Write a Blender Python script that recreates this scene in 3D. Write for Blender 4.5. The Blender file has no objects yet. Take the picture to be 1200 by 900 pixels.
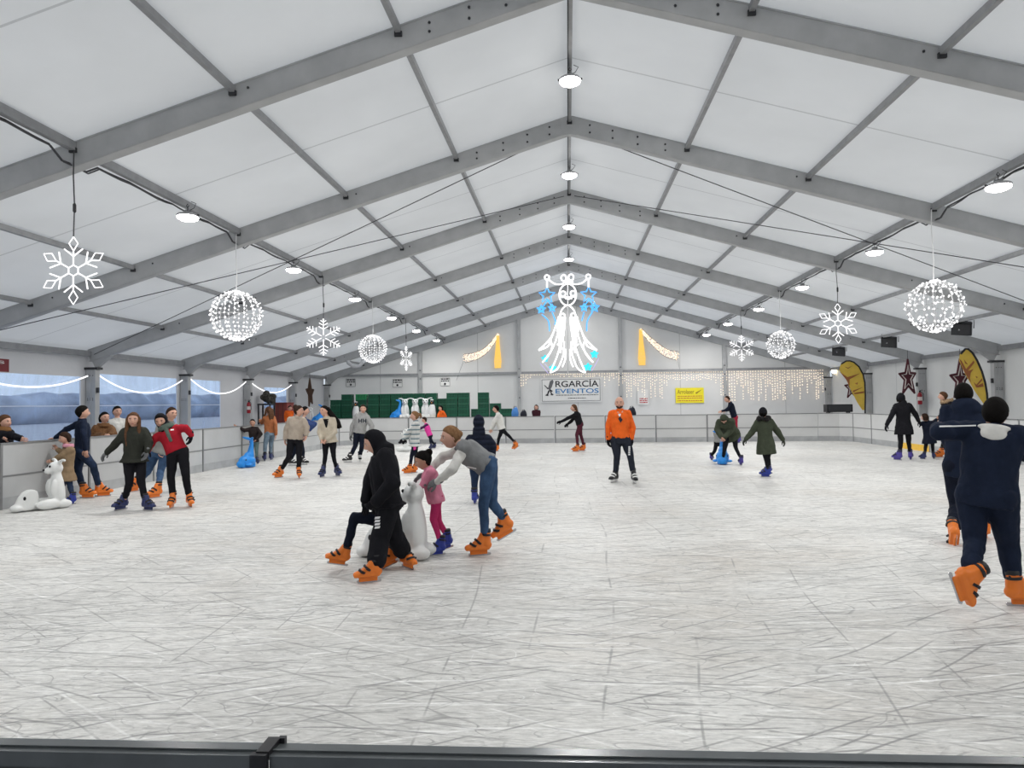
import bpy, bmesh, math, random
import numpy as np
from mathutils import Vector, Matrix, noise
random.seed(7)
SC = bpy.context.scene
COL = SC.collection
PI = math.pi
V = Vector

# ------------------------------------------------------------------ camera (fitted to the tent's 5 m bays)
F_PX, YAW, PITCH, ROLL = 785.24, .0829, .0282, -.0129
CAM = V((-.1246, -9.3803, 1.70))
cy_, sy_, cp_, sp_ = math.cos(YAW), math.sin(YAW), math.cos(PITCH), math.sin(PITCH)
FW = V((-sy_*cp_, cy_*cp_, sp_)); RT = V((cy_, sy_, 0)); UP = RT.cross(FW)
RT, UP = math.cos(ROLL)*RT + math.sin(ROLL)*UP, -math.sin(ROLL)*RT + math.cos(ROLL)*UP
cd = bpy.data.cameras.new('camera'); cam = bpy.data.objects.new('camera', cd); COL.objects.link(cam)
cam.matrix_world = Matrix(((RT.x, UP.x, -FW.x, CAM.x), (RT.y, UP.y, -FW.y, CAM.y), (RT.z, UP.z, -FW.z, CAM.z), (0, 0, 0, 1)))
cd.sensor_width = 36; cd.sensor_fit = 'HORIZONTAL'; cd.lens = F_PX/1200*36; cd.clip_end = 500; cd.clip_start = .05
SC.camera = cam
vs = SC.view_settings; vs.view_transform = 'Standard'; vs.look = 'None'; vs.gamma = 1; vs.use_curve_mapping = False; vs.exposure = -.02

def ray(x, y): return RT*((x-600)/F_PX) - UP*((y-450)/F_PX) + FW
def atz(x, y, z=0.0): d = ray(x, y); return CAM + d*((z-CAM.z)/d.z)
def aty(x, y, Y): d = ray(x, y); return CAM + d*((Y-CAM.y)/d.y)
def atx(x, y, X): d = ray(x, y); return CAM + d*((X-CAM.x)/d.x)

# ------------------------------------------------------------------ materials
def mat(name, col, rough=.6, metal=0., var=.06, scale=8., bump=0., bscale=60., emit=0., spec=.4, sub=0., coat=0.):
    m = bpy.data.materials.new(name); m.use_nodes = True
    nt = m.node_tree; b = nt.nodes['Principled BSDF']; L = nt.links
    b.inputs['Roughness'].default_value = rough; b.inputs['Metallic'].default_value = metal
    b.inputs['Specular IOR Level'].default_value = spec
    if coat: b.inputs['Coat Weight'].default_value = coat
    tc = nt.nodes.new('ShaderNodeTexCoord')
    if var:
        n = nt.nodes.new('ShaderNodeTexNoise'); n.inputs['Scale'].default_value = scale; n.inputs['Detail'].default_value = 4
        L.new(tc.outputs['Object'], n.inputs['Vector'])
        r = nt.nodes.new('ShaderNodeValToRGB'); r.color_ramp.elements[0].position = .3; r.color_ramp.elements[1].position = .7
        r.color_ramp.elements[0].color = (*[max(0, c*(1-var)) for c in col], 1)
        r.color_ramp.elements[1].color = (*[min(1, c*(1+var)) for c in col], 1)
        L.new(n.outputs['Fac'], r.inputs['Fac']); L.new(r.outputs['Color'], b.inputs['Base Color'])
    else: b.inputs['Base Color'].default_value = (*col, 1)
    if bump:
        n2 = nt.nodes.new('ShaderNodeTexNoise'); n2.inputs['Scale'].default_value = bscale; n2.inputs['Detail'].default_value = 3
        L.new(tc.outputs['Object'], n2.inputs['Vector'])
        bp = nt.nodes.new('ShaderNodeBump'); bp.inputs['Strength'].default_value = bump; bp.inputs['Distance'].default_value = .02
        L.new(n2.outputs['Fac'], bp.inputs['Height']); L.new(bp.outputs['Normal'], b.inputs['Normal'])
    if emit:
        b.inputs['Emission Color'].default_value = (*col, 1); b.inputs['Emission Strength'].default_value = emit
    return m
def rgb(r, g, b): return tuple(((c/255+.055)/1.055)**2.4 if c > 10 else c/255/12.92 for c in (r, g, b))

ALU = mat('aluminium', (.43, .435, .44), .5, .12, .08, 3)
ALU2 = mat('galvanised_steel', (.31, .315, .325), .5, .15, .1, 6)
DARK = mat('dark_bracket', (.035, .036, .04), .6)
BLACK = mat('black_plastic', (.012, .012, .015), .5)
WHITE = mat('white_plastic', (.80, .80, .79), .35, 0, .03, 5)
CABLE = mat('black_cable', (.06, .06, .065), .6, var=0)
WCABLE = mat('white_cable', (.75, .75, .75), .6, var=0)
GREY = mat('grey_plastic', (.3, .31, .32), .5)
STEEL = mat('blade_steel', (.5, .5, .52), .25, 1., .03)
def emis(name, col, s):
    m = mat(name, col, .5, 0, 0, emit=s); m.node_tree.nodes['Principled BSDF'].inputs['Base Color'].default_value = (.03, .03, .03, 1); return m
LED = emis('white_led', (1, .99, 1.0), 1.7)
LEDB = emis('blue_led', (.06, .42, 1.0), 1.6)
LEDC = emis('cyan_led', (.02, .80, .95), 1.2)
LEDW = emis('warm_led', (1, .80, .60), 2.0)
LEDY = emis('yellow_led', (1, .60, .12), 1.05)
LEDP = emis('violet_led', (.7, .6, 1.0), .9)
LAMP = emis('lamp_diffuser', (1, .985, .95), 22)

def ramp(nt, src, stops):
    r = nt.nodes.new('ShaderNodeValToRGB'); e = r.color_ramp.elements
    while len(e) < len(stops): e.new(.5)
    for i, (p, c) in enumerate(stops):
        e[i].position = p; e[i].color = (*(c if isinstance(c, tuple) else (c, c, c)), 1)
    nt.links.new(src, r.inputs['Fac']); return r.outputs['Color']
def mixc(nt, fac, a, b, mode='MIX'):
    m = nt.nodes.new('ShaderNodeMix'); m.data_type = 'RGBA'; m.blend_type = mode
    for s, v in ((m.inputs[0], fac), (m.inputs[6], a), (m.inputs[7], b)):
        if hasattr(v, 'is_output'): nt.links.new(v, s)
        elif isinstance(v, tuple): s.default_value = (*v, 1)
        else: s.default_value = v
    return m.outputs[2]
def nz(nt, vec, scale, detail=3, rough=.5, dist=0.):
    n = nt.nodes.new('ShaderNodeTexNoise'); n.inputs['Scale'].default_value = scale; n.inputs['Detail'].default_value = detail
    n.inputs['Roughness'].default_value = rough; n.inputs['Distortion'].default_value = dist
    nt.links.new(vec, n.inputs['Vector']); return n.outputs['Fac']
def mp(nt, vec, scale=(1, 1, 1), rz=0., loc=(0, 0, 0)):
    m = nt.nodes.new('ShaderNodeMapping'); m.inputs['Scale'].default_value = scale
    m.inputs['Rotation'].default_value = (0, 0, rz); m.inputs['Location'].default_value = loc
    nt.links.new(vec, m.inputs['Vector']); return m.outputs['Vector']

def ice_material():
    m = bpy.data.materials.new('scratched_ice'); m.use_nodes = True; nt = m.node_tree; b = nt.nodes['Principled BSDF']
    tc = nt.nodes.new('ShaderNodeTexCoord'); o = tc.outputs['Object']
    col = ramp(nt, nz(nt, o, .35, 5, .6), [(.3, (.56, .555, .535)), (.5, (.70, .695, .67)), (.7, (.80, .795, .77))])
    # brownish worn patches
    dirt = ramp(nt, nz(nt, mp(nt, o, (1, 1.2, 1), .2, (3, 1, 0)), .28, 4, .65), [(.5, 0.), (.72, .6)])
    col = mixc(nt, dirt, col, (.55, .50, .44))
    # snowy streaks, long cuts in many directions
    for i, (ang, sx, sy, sc, K, w, dark, st) in enumerate((
            (.05, .5, 4.5, 1.5, 7, .10, True, .75), (.5, .5, 3.5, 1.3, 6, .08, True, .8), (-.45, .5, 4, 1.2, 6, .08, True, .8),
            (1.25, .7, 3, 1.0, 6, .06, True, .7), (-.12, .5, 5, 2.0, 7, .12, False, .8), (.85, .5, 4, 1.4, 6, .09, False, .8),
            (-.95, .6, 3, 1.1, 7, .07, True, .75), (.2, .4, 4, 3.2, 6, .14, True, .6), (2.2, .8, 1.6, .8, 6, .05, True, .8), (-.6, .5, 4, 2.2, 6, .10, False, .7), (.0, .8, 1.3, .6, 7, .03, False, .9), (.3, .8, 1.2, .7, 7, .03, True, .9))):
        n = nz(nt, mp(nt, o, (sx*.6, sy, 1), ang, (i*7.3, i*3.1, 0)), sc*1.7, 1.6, .4, .25)
        mu = nt.nodes.new('ShaderNodeMath'); mu.operation = 'MULTIPLY'; mu.inputs[1].default_value = K*1.7; nt.links.new(n, mu.inputs[0])
        fr = nt.nodes.new('ShaderNodeMath'); fr.operation = 'FRACT'; nt.links.new(mu.outputs[0], fr.inputs[0])
        w *= 1.15 if dark else .6; line = ramp(nt, fr.outputs[0], [(0., 0.), (w*.12, 1.), (w*.5, .85), (w, 0.)])
        msk = ramp(nt, nz(nt, mp(nt, o, (1, 1, 1), 0, (i*11, 5, 0)), 1.3, 4, .6), [(.42, 0.), (.58, st*.8)])
        mm = nt.nodes.new('ShaderNodeMath'); mm.operation = 'MULTIPLY'
        nt.links.new(line, mm.inputs[0]); nt.links.new(msk, mm.inputs[1])
        col = mixc(nt, mm.outputs[0], col, (.27, .27, .27) if dark else (.90, .90, .90))
    # nearly straight cuts left by the blades, crossing at many angles
    rnd_ = random.Random(11)
    for i in range(14):
        ang = rnd_.choice((rnd_.uniform(-.6, .6), rnd_.uniform(-.6, .6), rnd_.uniform(0, PI)))+PI/2; sc = rnd_.uniform(.55, 1.3); dark = i % 3 != 2
        wv = nt.nodes.new('ShaderNodeTexWave'); wv.wave_type = 'BANDS'; wv.bands_direction = 'X'; wv.inputs['Scale'].default_value = sc
        wv.inputs['Distortion'].default_value = rnd_.uniform(6, 13); wv.inputs['Detail'].default_value = .6; wv.inputs['Detail Scale'].default_value = .28
        nt.links.new(mp(nt, o, (1, 1, 1), ang, (i*3.7, i*1.9, 0)), wv.inputs['Vector'])
        e_ = .0062*sc*sc*rnd_.uniform(.5, 1.3)
        line = ramp(nt, wv.outputs['Fac'], [(1-e_*1.6, 0.), (1-e_*.4, 1.)])
        msk = ramp(nt, nz(nt, mp(nt, o, (1, 1, 1), 0, (i*5.3, i*9.1, 0)), 1.5, 3, .55), [(.49, 0.), (.57, rnd_.uniform(.45, .8))])
        mm = nt.nodes.new('ShaderNodeMath'); mm.operation = 'MULTIPLY'
        nt.links.new(line, mm.inputs[0]); nt.links.new(msk, mm.inputs[1])
        col = mixc(nt, mm.outputs[0], col, (.25, .25, .25) if dark else (.93, .93, .92))
    fine = ramp(nt, nz(nt, mp(nt, o, (1, 3, 1), .1), 11, 4, .7), [(.3, .74), (.7, 1.12)])
    col = mixc(nt, 1., col, fine, 'MULTIPLY')
    nt.links.new(col, b.inputs['Base Color'])
    nt.links.new(ramp(nt, nz(nt, o, 6, 4), [(.3, .35), (.7, .6)]), b.inputs['Roughness'])
    b.inputs['Specular IOR Level'].default_value = .35
    bp = nt.nodes.new('ShaderNodeBump'); bp.inputs['Strength'].default_value = .35; bp.inputs['Distance'].default_value = .01
    nt.links.new(nz(nt, mp(nt, o, (.6, 4, 1), .15), 14, 5, .7), bp.inputs['Height']); nt.links.new(bp.outputs['Normal'], b.inputs['Normal'])
    return m

def pvc_material(name, col, transl, seam=None, seamw=.02, wrinkle=.25):
    m = bpy.data.materials.new(name); m.use_nodes = True; nt = m.node_tree; L = nt.links
    for n in list(nt.nodes):
        if n.type == 'BSDF_PRINCIPLED': nt.nodes.remove(n)
    out = [n for n in nt.nodes if n.type == 'OUTPUT_MATERIAL'][0]
    tc = nt.nodes.new('ShaderNodeTexCoord'); o = tc.outputs['Object']
    c = ramp(nt, nz(nt, o, .5, 5), [(.3, tuple(x*.94 for x in col)), (.7, tuple(min(1, x*1.03) for x in col))])
    if seam is not None:   # welded seam of the cloth halfway along each bay
        sx = nt.nodes.new('ShaderNodeSeparateXYZ'); L.new(o, sx.inputs[0])
        a = nt.nodes.new('ShaderNodeMath'); a.operation = 'ADD'; a.inputs[1].default_value = 100-seam[1]; L.new(sx.outputs[seam[0]], a.inputs[0])
        p = nt.nodes.new('ShaderNodeMath'); p.operation = 'PINGPONG'; p.inputs[1].default_value = seam[2]/2; L.new(a.outputs[0], p.inputs[0])
        lt = nt.nodes.new('ShaderNodeMath'); lt.operation = 'LESS_THAN'; lt.inputs[1].default_value = seamw; L.new(p.outputs[0], lt.inputs[0])
        c = mixc(nt, lt.outputs[0], c, tuple(x*.72 for x in col))
    d = nt.nodes.new('ShaderNodeBsdfDiffuse'); t = nt.nodes.new('ShaderNodeBsdfTranslucent'); mx = nt.nodes.new('ShaderNodeMixShader')
    L.new(c, d.inputs[0]); L.new(c, t.inputs[0]); mx.inputs[0].default_value = transl
    if wrinkle:
        bp = nt.nodes.new('ShaderNodeBump'); bp.inputs['Strength'].default_value = wrinkle; bp.inputs['Distance'].default_value = .06
        L.new(nz(nt, o, 1.1, 4, .55, .4), bp.inputs['Height']); L.new(bp.outputs['Normal'], d.inputs['Normal'])
    L.new(d.outputs[0], mx.inputs[1]); L.new(t.outputs[0], mx.inputs[2]); L.new(mx.outputs[0], out.inputs[0])
    return m
def clear_pvc():
    m = bpy.data.materials.new('clear_pvc_window'); m.use_nodes = True; nt = m.node_tree; L = nt.links
    for n in list(nt.nodes):
        if n.type == 'BSDF_PRINCIPLED': nt.nodes.remove(n)
    out = [n for n in nt.nodes if n.type == 'OUTPUT_MATERIAL'][0]
    tc = nt.nodes.new('ShaderNodeTexCoord'); o = tc.outputs['Object']
    tr = nt.nodes.new('ShaderNodeBsdfTransparent'); tr.inputs[0].default_value = (.72, .83, 1, 1)
    d = nt.nodes.new('ShaderNodeBsdfDiffuse'); d.inputs[0].default_value = (.36, .47, .76, 1)
    g = nt.nodes.new('ShaderNodeBsdfGlossy'); g.inputs['Roughness'].default_value = .12; g.inputs[0].default_value = (.9, .93, 1, 1)
    bp = nt.nodes.new('ShaderNodeBump'); bp.inputs['Strength'].default_value = .3; bp.inputs['Distance'].default_value = .05
    L.new(nz(nt, mp(nt, o, (1, 1.6, .5)), 2.2, 4, .6, .8), bp.inputs['Height']); L.new(bp.outputs['Normal'], g.inputs['Normal'])
    m1 = nt.nodes.new('ShaderNodeMixShader'); m2 = nt.nodes.new('ShaderNodeMixShader')
    f = ramp(nt, nz(nt, mp(nt, o, (1, 1, .35)), 1.7, 5, .65, .6), [(.3, .10), (.75, .42)])
    L.new(f, m1.inputs[0]); L.new(tr.outputs[0], m1.inputs[1]); L.new(d.outputs[0], m1.inputs[2])
    m2.inputs[0].default_value = .07; L.new(m1.outputs[0], m2.inputs[1]); L.new(g.outputs[0], m2.inputs[2])
    L.new(m2.outputs[0], out.inputs[0]); return m

ICE = ice_material()
ROOF = pvc_material('roof_membrane', (.84, .845, .85), .33, (1, 2.5, 5.0), .018, .05)
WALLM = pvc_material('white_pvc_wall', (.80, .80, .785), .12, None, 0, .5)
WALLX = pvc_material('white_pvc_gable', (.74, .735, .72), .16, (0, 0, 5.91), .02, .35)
CLEAR = clear_pvc()

# ------------------------------------------------------------------ mesh builder (world coordinates)
class MB:
    def __init__(s): s.v = []; s.f = []; s.mi = []; s.cur = 0
    def add(s, vs, fs):
        n = len(s.v); s.v.extend(vs); s.f.extend([tuple(i+n for i in f) for f in fs]); s.mi.extend([s.cur]*len(fs)); return s
    def box(s, c, size, R=None):
        x, y, z = (a/2 for a in size); c = V(c); P = []
        for sx, sy, sz in ((-1,-1,-1),(1,-1,-1),(1,1,-1),(-1,1,-1),(-1,-1,1),(1,-1,1),(1,1,1),(-1,1,1)):
            p = V((sx*x, sy*y, sz*z)); P.append(c + (R @ p if R else p))
        return s.add(P, [(0,3,2,1),(4,5,6,7),(0,1,5,4),(1,2,6,5),(2,3,7,6),(3,0,4,7)])
    def beam(s, p0, p1, w, h, up=V((0, 0, 1))):   # box from p0 to p1, w across, h along up
        p0, p1 = V(p0), V(p1); d = p1-p0; L = d.length; d.normalize(); r = d.cross(V(up)).normalized(); u = r.cross(d)
        R = Matrix((r, d, u)).transposed()
        return s.box((p0+p1)/2, (w, L, h), R)
    def loft(s, rings, cap=True, closed=False):
        n = len(rings[0]); vs = [p for r in rings for p in r]; fs = []
        m = len(rings); rr = range(m) if closed else range(m-1)
        for i in rr:
            j = (i+1) % m
            for k in range(n):
                q = (k+1) % n; fs.append((i*n+k, i*n+q, j*n+q, j*n+k))
        if cap and not closed: fs.append(tuple(range(n))[::-1]); fs.append(tuple((m-1)*n+k for k in range(n)))
        return s.add(vs, fs)
    def tube(s, pts, r, seg=6, closed=False):
        pts = [V(p) for p in pts]; m = len(pts); rings = []; prev = None
        for i, p in enumerate(pts):
            if closed: t = pts[(i+1) % m] - pts[i-1]
            else: t = pts[min(i+1, m-1)] - pts[max(i-1, 0)]
            if t.length < 1e-9: t = V((0, 0, 1))
            t.normalize()
            a = prev if prev else (V((0, 0, 1)) if abs(t.z) < .9 else V((1, 0, 0)))
            x = (a - t*a.dot(t)); x = x.normalized() if x.length > 1e-6 else t.orthogonal().normalized()
            prev = x; y = t.cross(x); rad = r[i] if isinstance(r, (list, tuple)) else r
            rings.append([p + (x*math.cos(2*PI*k/seg) + y*math.sin(2*PI*k/seg))*rad for k in range(seg)])
        return s.loft(rings, True, closed)
    def ell(s, c, r, R=None, nu=12, nv=8):
        c = V(c); r = V(r) if hasattr(r, '__len__') else V((r, r, r)); vs = []; fs = []
        for i in range(nv+1):
            t = PI*i/nv
            for k in range(nu):
                a = 2*PI*k/nu; p = V((r.x*math.sin(t)*math.cos(a), r.y*math.sin(t)*math.sin(a), r.z*math.cos(t)))
                vs.append(c + (R @ p if R else p))
        for i in range(nv):
            for k in range(nu):
                q = (k+1) % nu; fs.append((i*nu+k, (i+1)*nu+k, (i+1)*nu+q, i*nu+q))
        return s.add(vs, fs)
    def bead(s, c, r):
        c = V(c); P = [c+V(d)*r for d in ((1,0,0),(-1,0,0),(0,1,0),(0,-1,0),(0,0,1),(0,0,-1))]
        return s.add(P, [(0,2,4),(2,1,4),(1,3,4),(3,0,4),(2,0,5),(1,2,5),(3,1,5),(0,3,5)])
    def lathe(s, c, prof, seg=20, R=None):
        c = V(c); rings = []
        for r, z in prof:
            rg = []
            for k in range(seg):
                a = 2*PI*k/seg; p = V((r*math.cos(a), r*math.sin(a), z)); rg.append(c + (R @ p if R else p))
            rings.append(rg)
        return s.loft(rings)
    def prism(s, poly, d):
        poly = [V(p) for p in poly]; d = V(d); n = len(poly)
        vs = poly + [p+d for p in poly]
        fs = [tuple(range(n)), tuple(range(2*n-1, n-1, -1))] + [(i, i+n, (i+1) % n+n, (i+1) % n) for i in range(n)]
        return s.add(vs, fs)
    def build(s, name, mats, parent=None, smooth=False, kind=None):
        me = bpy.data.meshes.new(name); off = wloc(parent)
        me.from_pydata([tuple(p-off) for p in s.v], [], s.f)
        for m in (mats if isinstance(mats, (list, tuple)) else [mats]): me.materials.append(m)
        me.polygons.foreach_set('material_index', s.mi)
        bm = bmesh.new(); bm.from_mesh(me); bmesh.ops.recalc_face_normals(bm, faces=bm.faces); bm.to_mesh(me); bm.free()
        if smooth: me.polygons.foreach_set('use_smooth', [True]*len(me.polygons))
        o = bpy.data.objects.new(name, me); COL.objects.link(o); o.parent = parent
        if kind: o['kind'] = kind
        return o
def wloc(o):
    p = V((0, 0, 0))
    while o: p = p + o.location; o = o.parent
    return p
def tag(o, label, cat, group=None, kind=None):
    o['label'] = label; o['category'] = cat
    if group: o['group'] = group
    if kind: o['kind'] = kind
    return o
def thing(name, label, cat, loc=(0, 0, 0), group=None):
    o = bpy.data.objects.new(name, None); COL.objects.link(o); o.location = loc; o.empty_display_size = .2
    return tag(o, label, cat, group)
def copytree(o, parent=None):
    c = o.copy(); COL.objects.link(c); c.parent = parent
    for ch in o.children: copytree(ch, c)
    return c
def text(name, body, mtl, parent, pos, width, height, R=None, ext=.004, bold=0.):
    cu = bpy.data.curves.new(name, 'FONT'); cu.body = body; cu.extrude = .0; cu.align_x = 'LEFT'; cu.offset = bold
    t = bpy.data.objects.new(name, cu); COL.objects.link(t)
    dg = bpy.context.evaluated_depsgraph_get(); me = bpy.data.meshes.new_from_object(t.evaluated_get(dg))
    bpy.data.objects.remove(t); bpy.data.curves.remove(cu)
    xs = [v.co.x for v in me.vertices]; ys = [v.co.y for v in me.vertices]
    x0, x1, y0, y1 = min(xs), max(xs), min(ys), max(ys); R = R or Matrix.Rotation(PI/2, 3, 'X'); off = wloc(parent); pos = V(pos)
    for v in me.vertices:
        p = V(((v.co.x-x0)/(x1-x0)*width, (v.co.y-y0)/(y1-y0)*height, 0)); v.co = pos + R @ p - off
    me.materials.clear(); me.materials.append(mtl)
    o = bpy.data.objects.new(name, me); COL.objects.link(o); o.parent = parent
    return o

# ================================================================== tent
W2, H, EV = 14.78, CAM.z+6.172, CAM.z+1.785
SL = (H-EV)/W2
def roofz(x): return H - SL*abs(x)
YB, YF = 30.0, -15.0
FR = [YF+5*i for i in range(10)]
MB().box((.7, 5.28, -.05), (20.9, 27.1, .1)).build('floor', ICE, kind='structure')
GROUND = mat('grey_ground', (.46, .48, .52), .8, 0, .12, .8)
g_ = MB(); g_.box((-.1, 7, -.15), (260, 220, .18)); g_.build('ground', GROUND, kind='structure')
for s, nm in ((-1, 'ceiling'), (1, 'ceiling')):
    mb = MB(); ny = 45; rows = []
    for i in range(ny+1):
        y = YF + (YB-YF)*i/ny; rows.append([V((0, y, H)), V((s*(W2+.02), y, EV))])
    for i in range(ny): mb.add([rows[i][0], rows[i][1], rows[i+1][1], rows[i+1][0]], [(0, 1, 2, 3)])
    mb.build(nm, ROOF, kind='structure')
# portal frames
AD = [ALU, DARK]
for k, y in enumerate(FR):
    for s in (-1, 1):
        mb = MB(); a = V((0, y, H-.20)); b = V((s*(W2-.1), y, EV-.20+SL*.1))
        mb.beam(a, b, .18, .37)
        # extrusion lips that catch the light
        for dz, h in ((-.175, .02), (.175, .02)): mb.beam(a+V((0, 0, dz)), b+V((0, 0, dz)), .2, h)
        mb.cur = 1
        d = (b-a).normalized()
        mb.beam(a+V((0, -.092, -.168)), b+V((0, -.092, -.168)), .006, .008)
        for t in (.45, .95, 1.5, 2.1): 
            for dz in (-.08, .08):
                p = a + d*t + V((0, -.1, dz*(1 if t < 2 else .8))); mb.ell(p, (.022, .02, .022), None, 6, 4)
        for t in (4.9, 9.8, 12.3): mb.ell(a+d*t+V((0, -.1, .06)), (.02, .02, .02), None, 6, 4)
        mb.cur = 0
        # haunch plate at the eave and ridge plate
        x0 = s*(W2-.16)
        mb.prism([(x0, y-.07, EV-.3), (x0-s*.16, y-.07, EV-.62), (x0-s*.16, y-.07, EV-.56), (x0-s*.62, y-.07, EV-.36+SL*.6), (x0-s*.5, y-.07, EV-.1+SL*.5), (x0, y-.07, EV-.1)], (0, .14, 0))
        mb.prism([(0, y-.105, H-.03), (0, y-.105, H-.43), (s*.16, y-.105, H-.45), (s*.2, y-.105, H-.09)], (0, .03, 0))
        mb.build('roof_beam', AD, kind='structure')
        p = MB(); px = s*(W2-.02)
        p.box((px-s*.14, y, (EV-.55)/2-.02), (.3, .2, EV-.55)); 
        p.box((px-s*.14, y-.105, (EV-.55)/2), (.05, .02, EV-.6))
        p.cur = 1; p.box((px-s*.16, y, EV-.57), (.42, .26, .07))
        for z in (1.95, 2.0, 2.7):
            for dx in (-.08, 0, .08): p.ell((px-s*.14+dx, y-.11, z), (.016, .016, .016), None, 6, 4)
        p.box((px-s*.32, y-.02, 2.25), (.05, .08, .16))
        p.build('pillar', AD, kind='structure')
PUR = [W2/6*i for i in range(1, 6)]
for k in range(len(FR)-1):
    y0, y1 = FR[k]+.09, FR[k+1]-.09
    if y1 < -5.5: continue
    for x in [0]+[s*p for p in PUR for s in (-1, 1)]:
        mb = MB(); z = roofz(x)-.085 - (.03 if x == 0 else 0)
        big = abs(abs(x)-PUR[2]) < .01
        mb.beam((x, y0, z), (x, y1, z), .075 if not big else .095, .1 if not big else .13)
        mb.cur = 1
        for yy in (y0, y1): mb.box((x, yy, z-.06), (.11, .07, .07))
        if x == 0: mb.beam((x-.035, y0, z-.07), (x-.035, y1, z-.07), .02, .03)
        mb.build('roof_purlin', [ALU2, DARK], kind='structure')
    for s in (-1, 1):
        mb = MB(); x = s*(W2-.12); mb.beam((x, y0, EV-.12), (x, y1, EV-.12), .12, .16)
        mb.build('eave_beam', ALU2, kind='structure')
# bracing wires in the bay between the second and third frame
for s, side in ((-1, 'left'), (1, 'right')):
    for (ya, yb, nm) in ((5, 10, 'first'), (10, 5, 'second')):
        mb = MB(); mb.tube([(s*.15, ya+(.2 if ya < yb else -.2), H-.25), (s*(W2-.35), yb-(.2 if ya < yb else -.2), EV-.15)], .011, 5)
        tag(mb.build('bracing_wire', CABLE), 'thin dark bracing wire under the %s roof slope, running %s from ridge to eave' % (side, 'away' if ya < yb else 'forward'), 'wire', 'bracing wires under the roof')
# gable end
GX = [W2*(-1+2*i/5) for i in range(6)]
mb = MB()
for i in range(5):
    a, b = GX[i], GX[i+1]
    mb.add([V((a, YB+.12, -.06)), V((b, YB+.12, -.06)), V((b, YB+.12, roofz(b))), V((a, YB+.12, roofz(a)))], [(0, 1, 2, 3)] if i != 2 else [])
mb.add([V((GX[2], YB+.12, -.06)), V((GX[3], YB+.12, -.06)), V((GX[3], YB+.12, roofz(GX[3]))), V((0, YB+.12, H)), V((GX[2], YB+.12, roofz(GX[2])))], [(0, 1, 2, 3, 4)])
mb.build('wall_back', WALLX, kind='structure')
mb = MB(); mb.add([V((-W2, YF, -.06)), V((W2, YF, -.06)), V((W2, YF, EV)), V((0, YF, H)), V((-W2, YF, EV))], [(0, 1, 2, 3, 4)]); mb.build('wall_front', WALLM, kind='structure')
for x in GX[1:-1]:
    mb = MB(); mb.box((x, YB, roofz(x)/2-.15), (.2, .16, roofz(x)-.2)); mb.cur = 1
    for z in (2.0, 3.2, 3.7): mb.box((x, YB-.085, z), (.08, .02, .05))
    mb.build('pillar', AD, kind='structure')
for i in range(5):
    mb = MB(); mb.beam((GX[i]+.12, YB, EV-.02), (GX[i+1]-.12, YB, EV-.02), .09, .13); mb.build('wall_rail', ALU2, kind='structure')
# right wall: white cloth
mb = MB(); n = 9
for i in range(n): mb.add([V((W2+.03, FR[i], -.06)), V((W2+.03, FR[i+1], -.06)), V((W2+.03, FR[i+1], EV)), V((W2+.03, FR[i], EV))], [(0, 1, 2, 3)])
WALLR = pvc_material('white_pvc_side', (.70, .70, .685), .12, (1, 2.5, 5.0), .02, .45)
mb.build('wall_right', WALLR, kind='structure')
# left wall: white cloth with clear windows per bay
mb = MB(); wx = -W2-.03; wi = 0
def quad(y0, y1, z0, z1): mb.add([V((wx, y0, z0)), V((wx, y1, z0)), V((wx, y1, z1)), V((wx, y0, z1))], [(0, 1, 2, 3)])
wins = []
for k in range(n):
    y0, y1 = FR[k], FR[k+1]
    if y0 < 19.9:
        ya, yb = (y0+.28, y1-.28) if y0 < 14.9 else (y0+.3, y0+2.9)
        za, zb = .75, (2.66 if y0 < 8 else 2.78)
    elif y0 < 24.9: ya, yb, za, zb = y0+2.0, y1-.4, 1.6, 2.62
    else: quad(y0, y1, -.06, EV); continue
    quad(y0, y1, -.06, za); quad(y0, y1, zb, EV); quad(y0, ya, za, zb); quad(yb, y1, za, zb); wins.append((ya, yb, za, zb))
mb.build('wall_left', pvc_material('shaded_white_pvc_side', (.60, .60, .61), .10, None, 0, .6), kind='structure')  # white cloth greyed in its colour to stand for backlit shade
SEAM = mat('window_weld', (.62, .70, .85), .4, var=0)
for i, (ya, yb, za, zb) in enumerate(wins):
    m2 = MB()
    ns = 10
    for j in range(ns):
        a, b = ya+(yb-ya)*j/ns, ya+(yb-ya)*(j+1)/ns
        m2.add([V((wx, a, za)), V((wx, b, za)), V((wx, b, zb)), V((wx, a, zb))], [(0, 1, 2, 3)])
    w = m2.build('window_%d' % (i+1), CLEAR, kind='structure')
    m3 = MB(); m3.box((wx+.006, (ya+yb)/2, 1.78), (.006, yb-ya, .028)); 
    for yy in (ya+.02, yb-.02): m3.box((wx+.006, yy, (za+zb)/2), (.008, .05, zb-za))
    m3.build('window_seam', SEAM, w)
# outside: hedge line and pale sky seen through the windows
HILL = mat('distant_trees', (.34, .40, .50), .9, 0, .4, .3)
m4 = MB(); pts = []
for i in range(120):
    y = -80+i*2.2; h = 3.6 + 1.1*noise.noise(V((y*.09, 3, 0))) + .7*noise.noise(V((y*.5, 7, 0))); pts.append((y, h))
rings = [[V((-62, y, -.1)), V((-60.5, y, h*.6)), V((-62, y, h)), V((-66, y, h*.9)), V((-70, y, -.1))] for y, h in pts]
tag(m4.loft(rings).build('treeline', HILL, smooth=True), 'bluish line of trees seen outside through the clear left windows', 'trees', kind='stuff')

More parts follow.
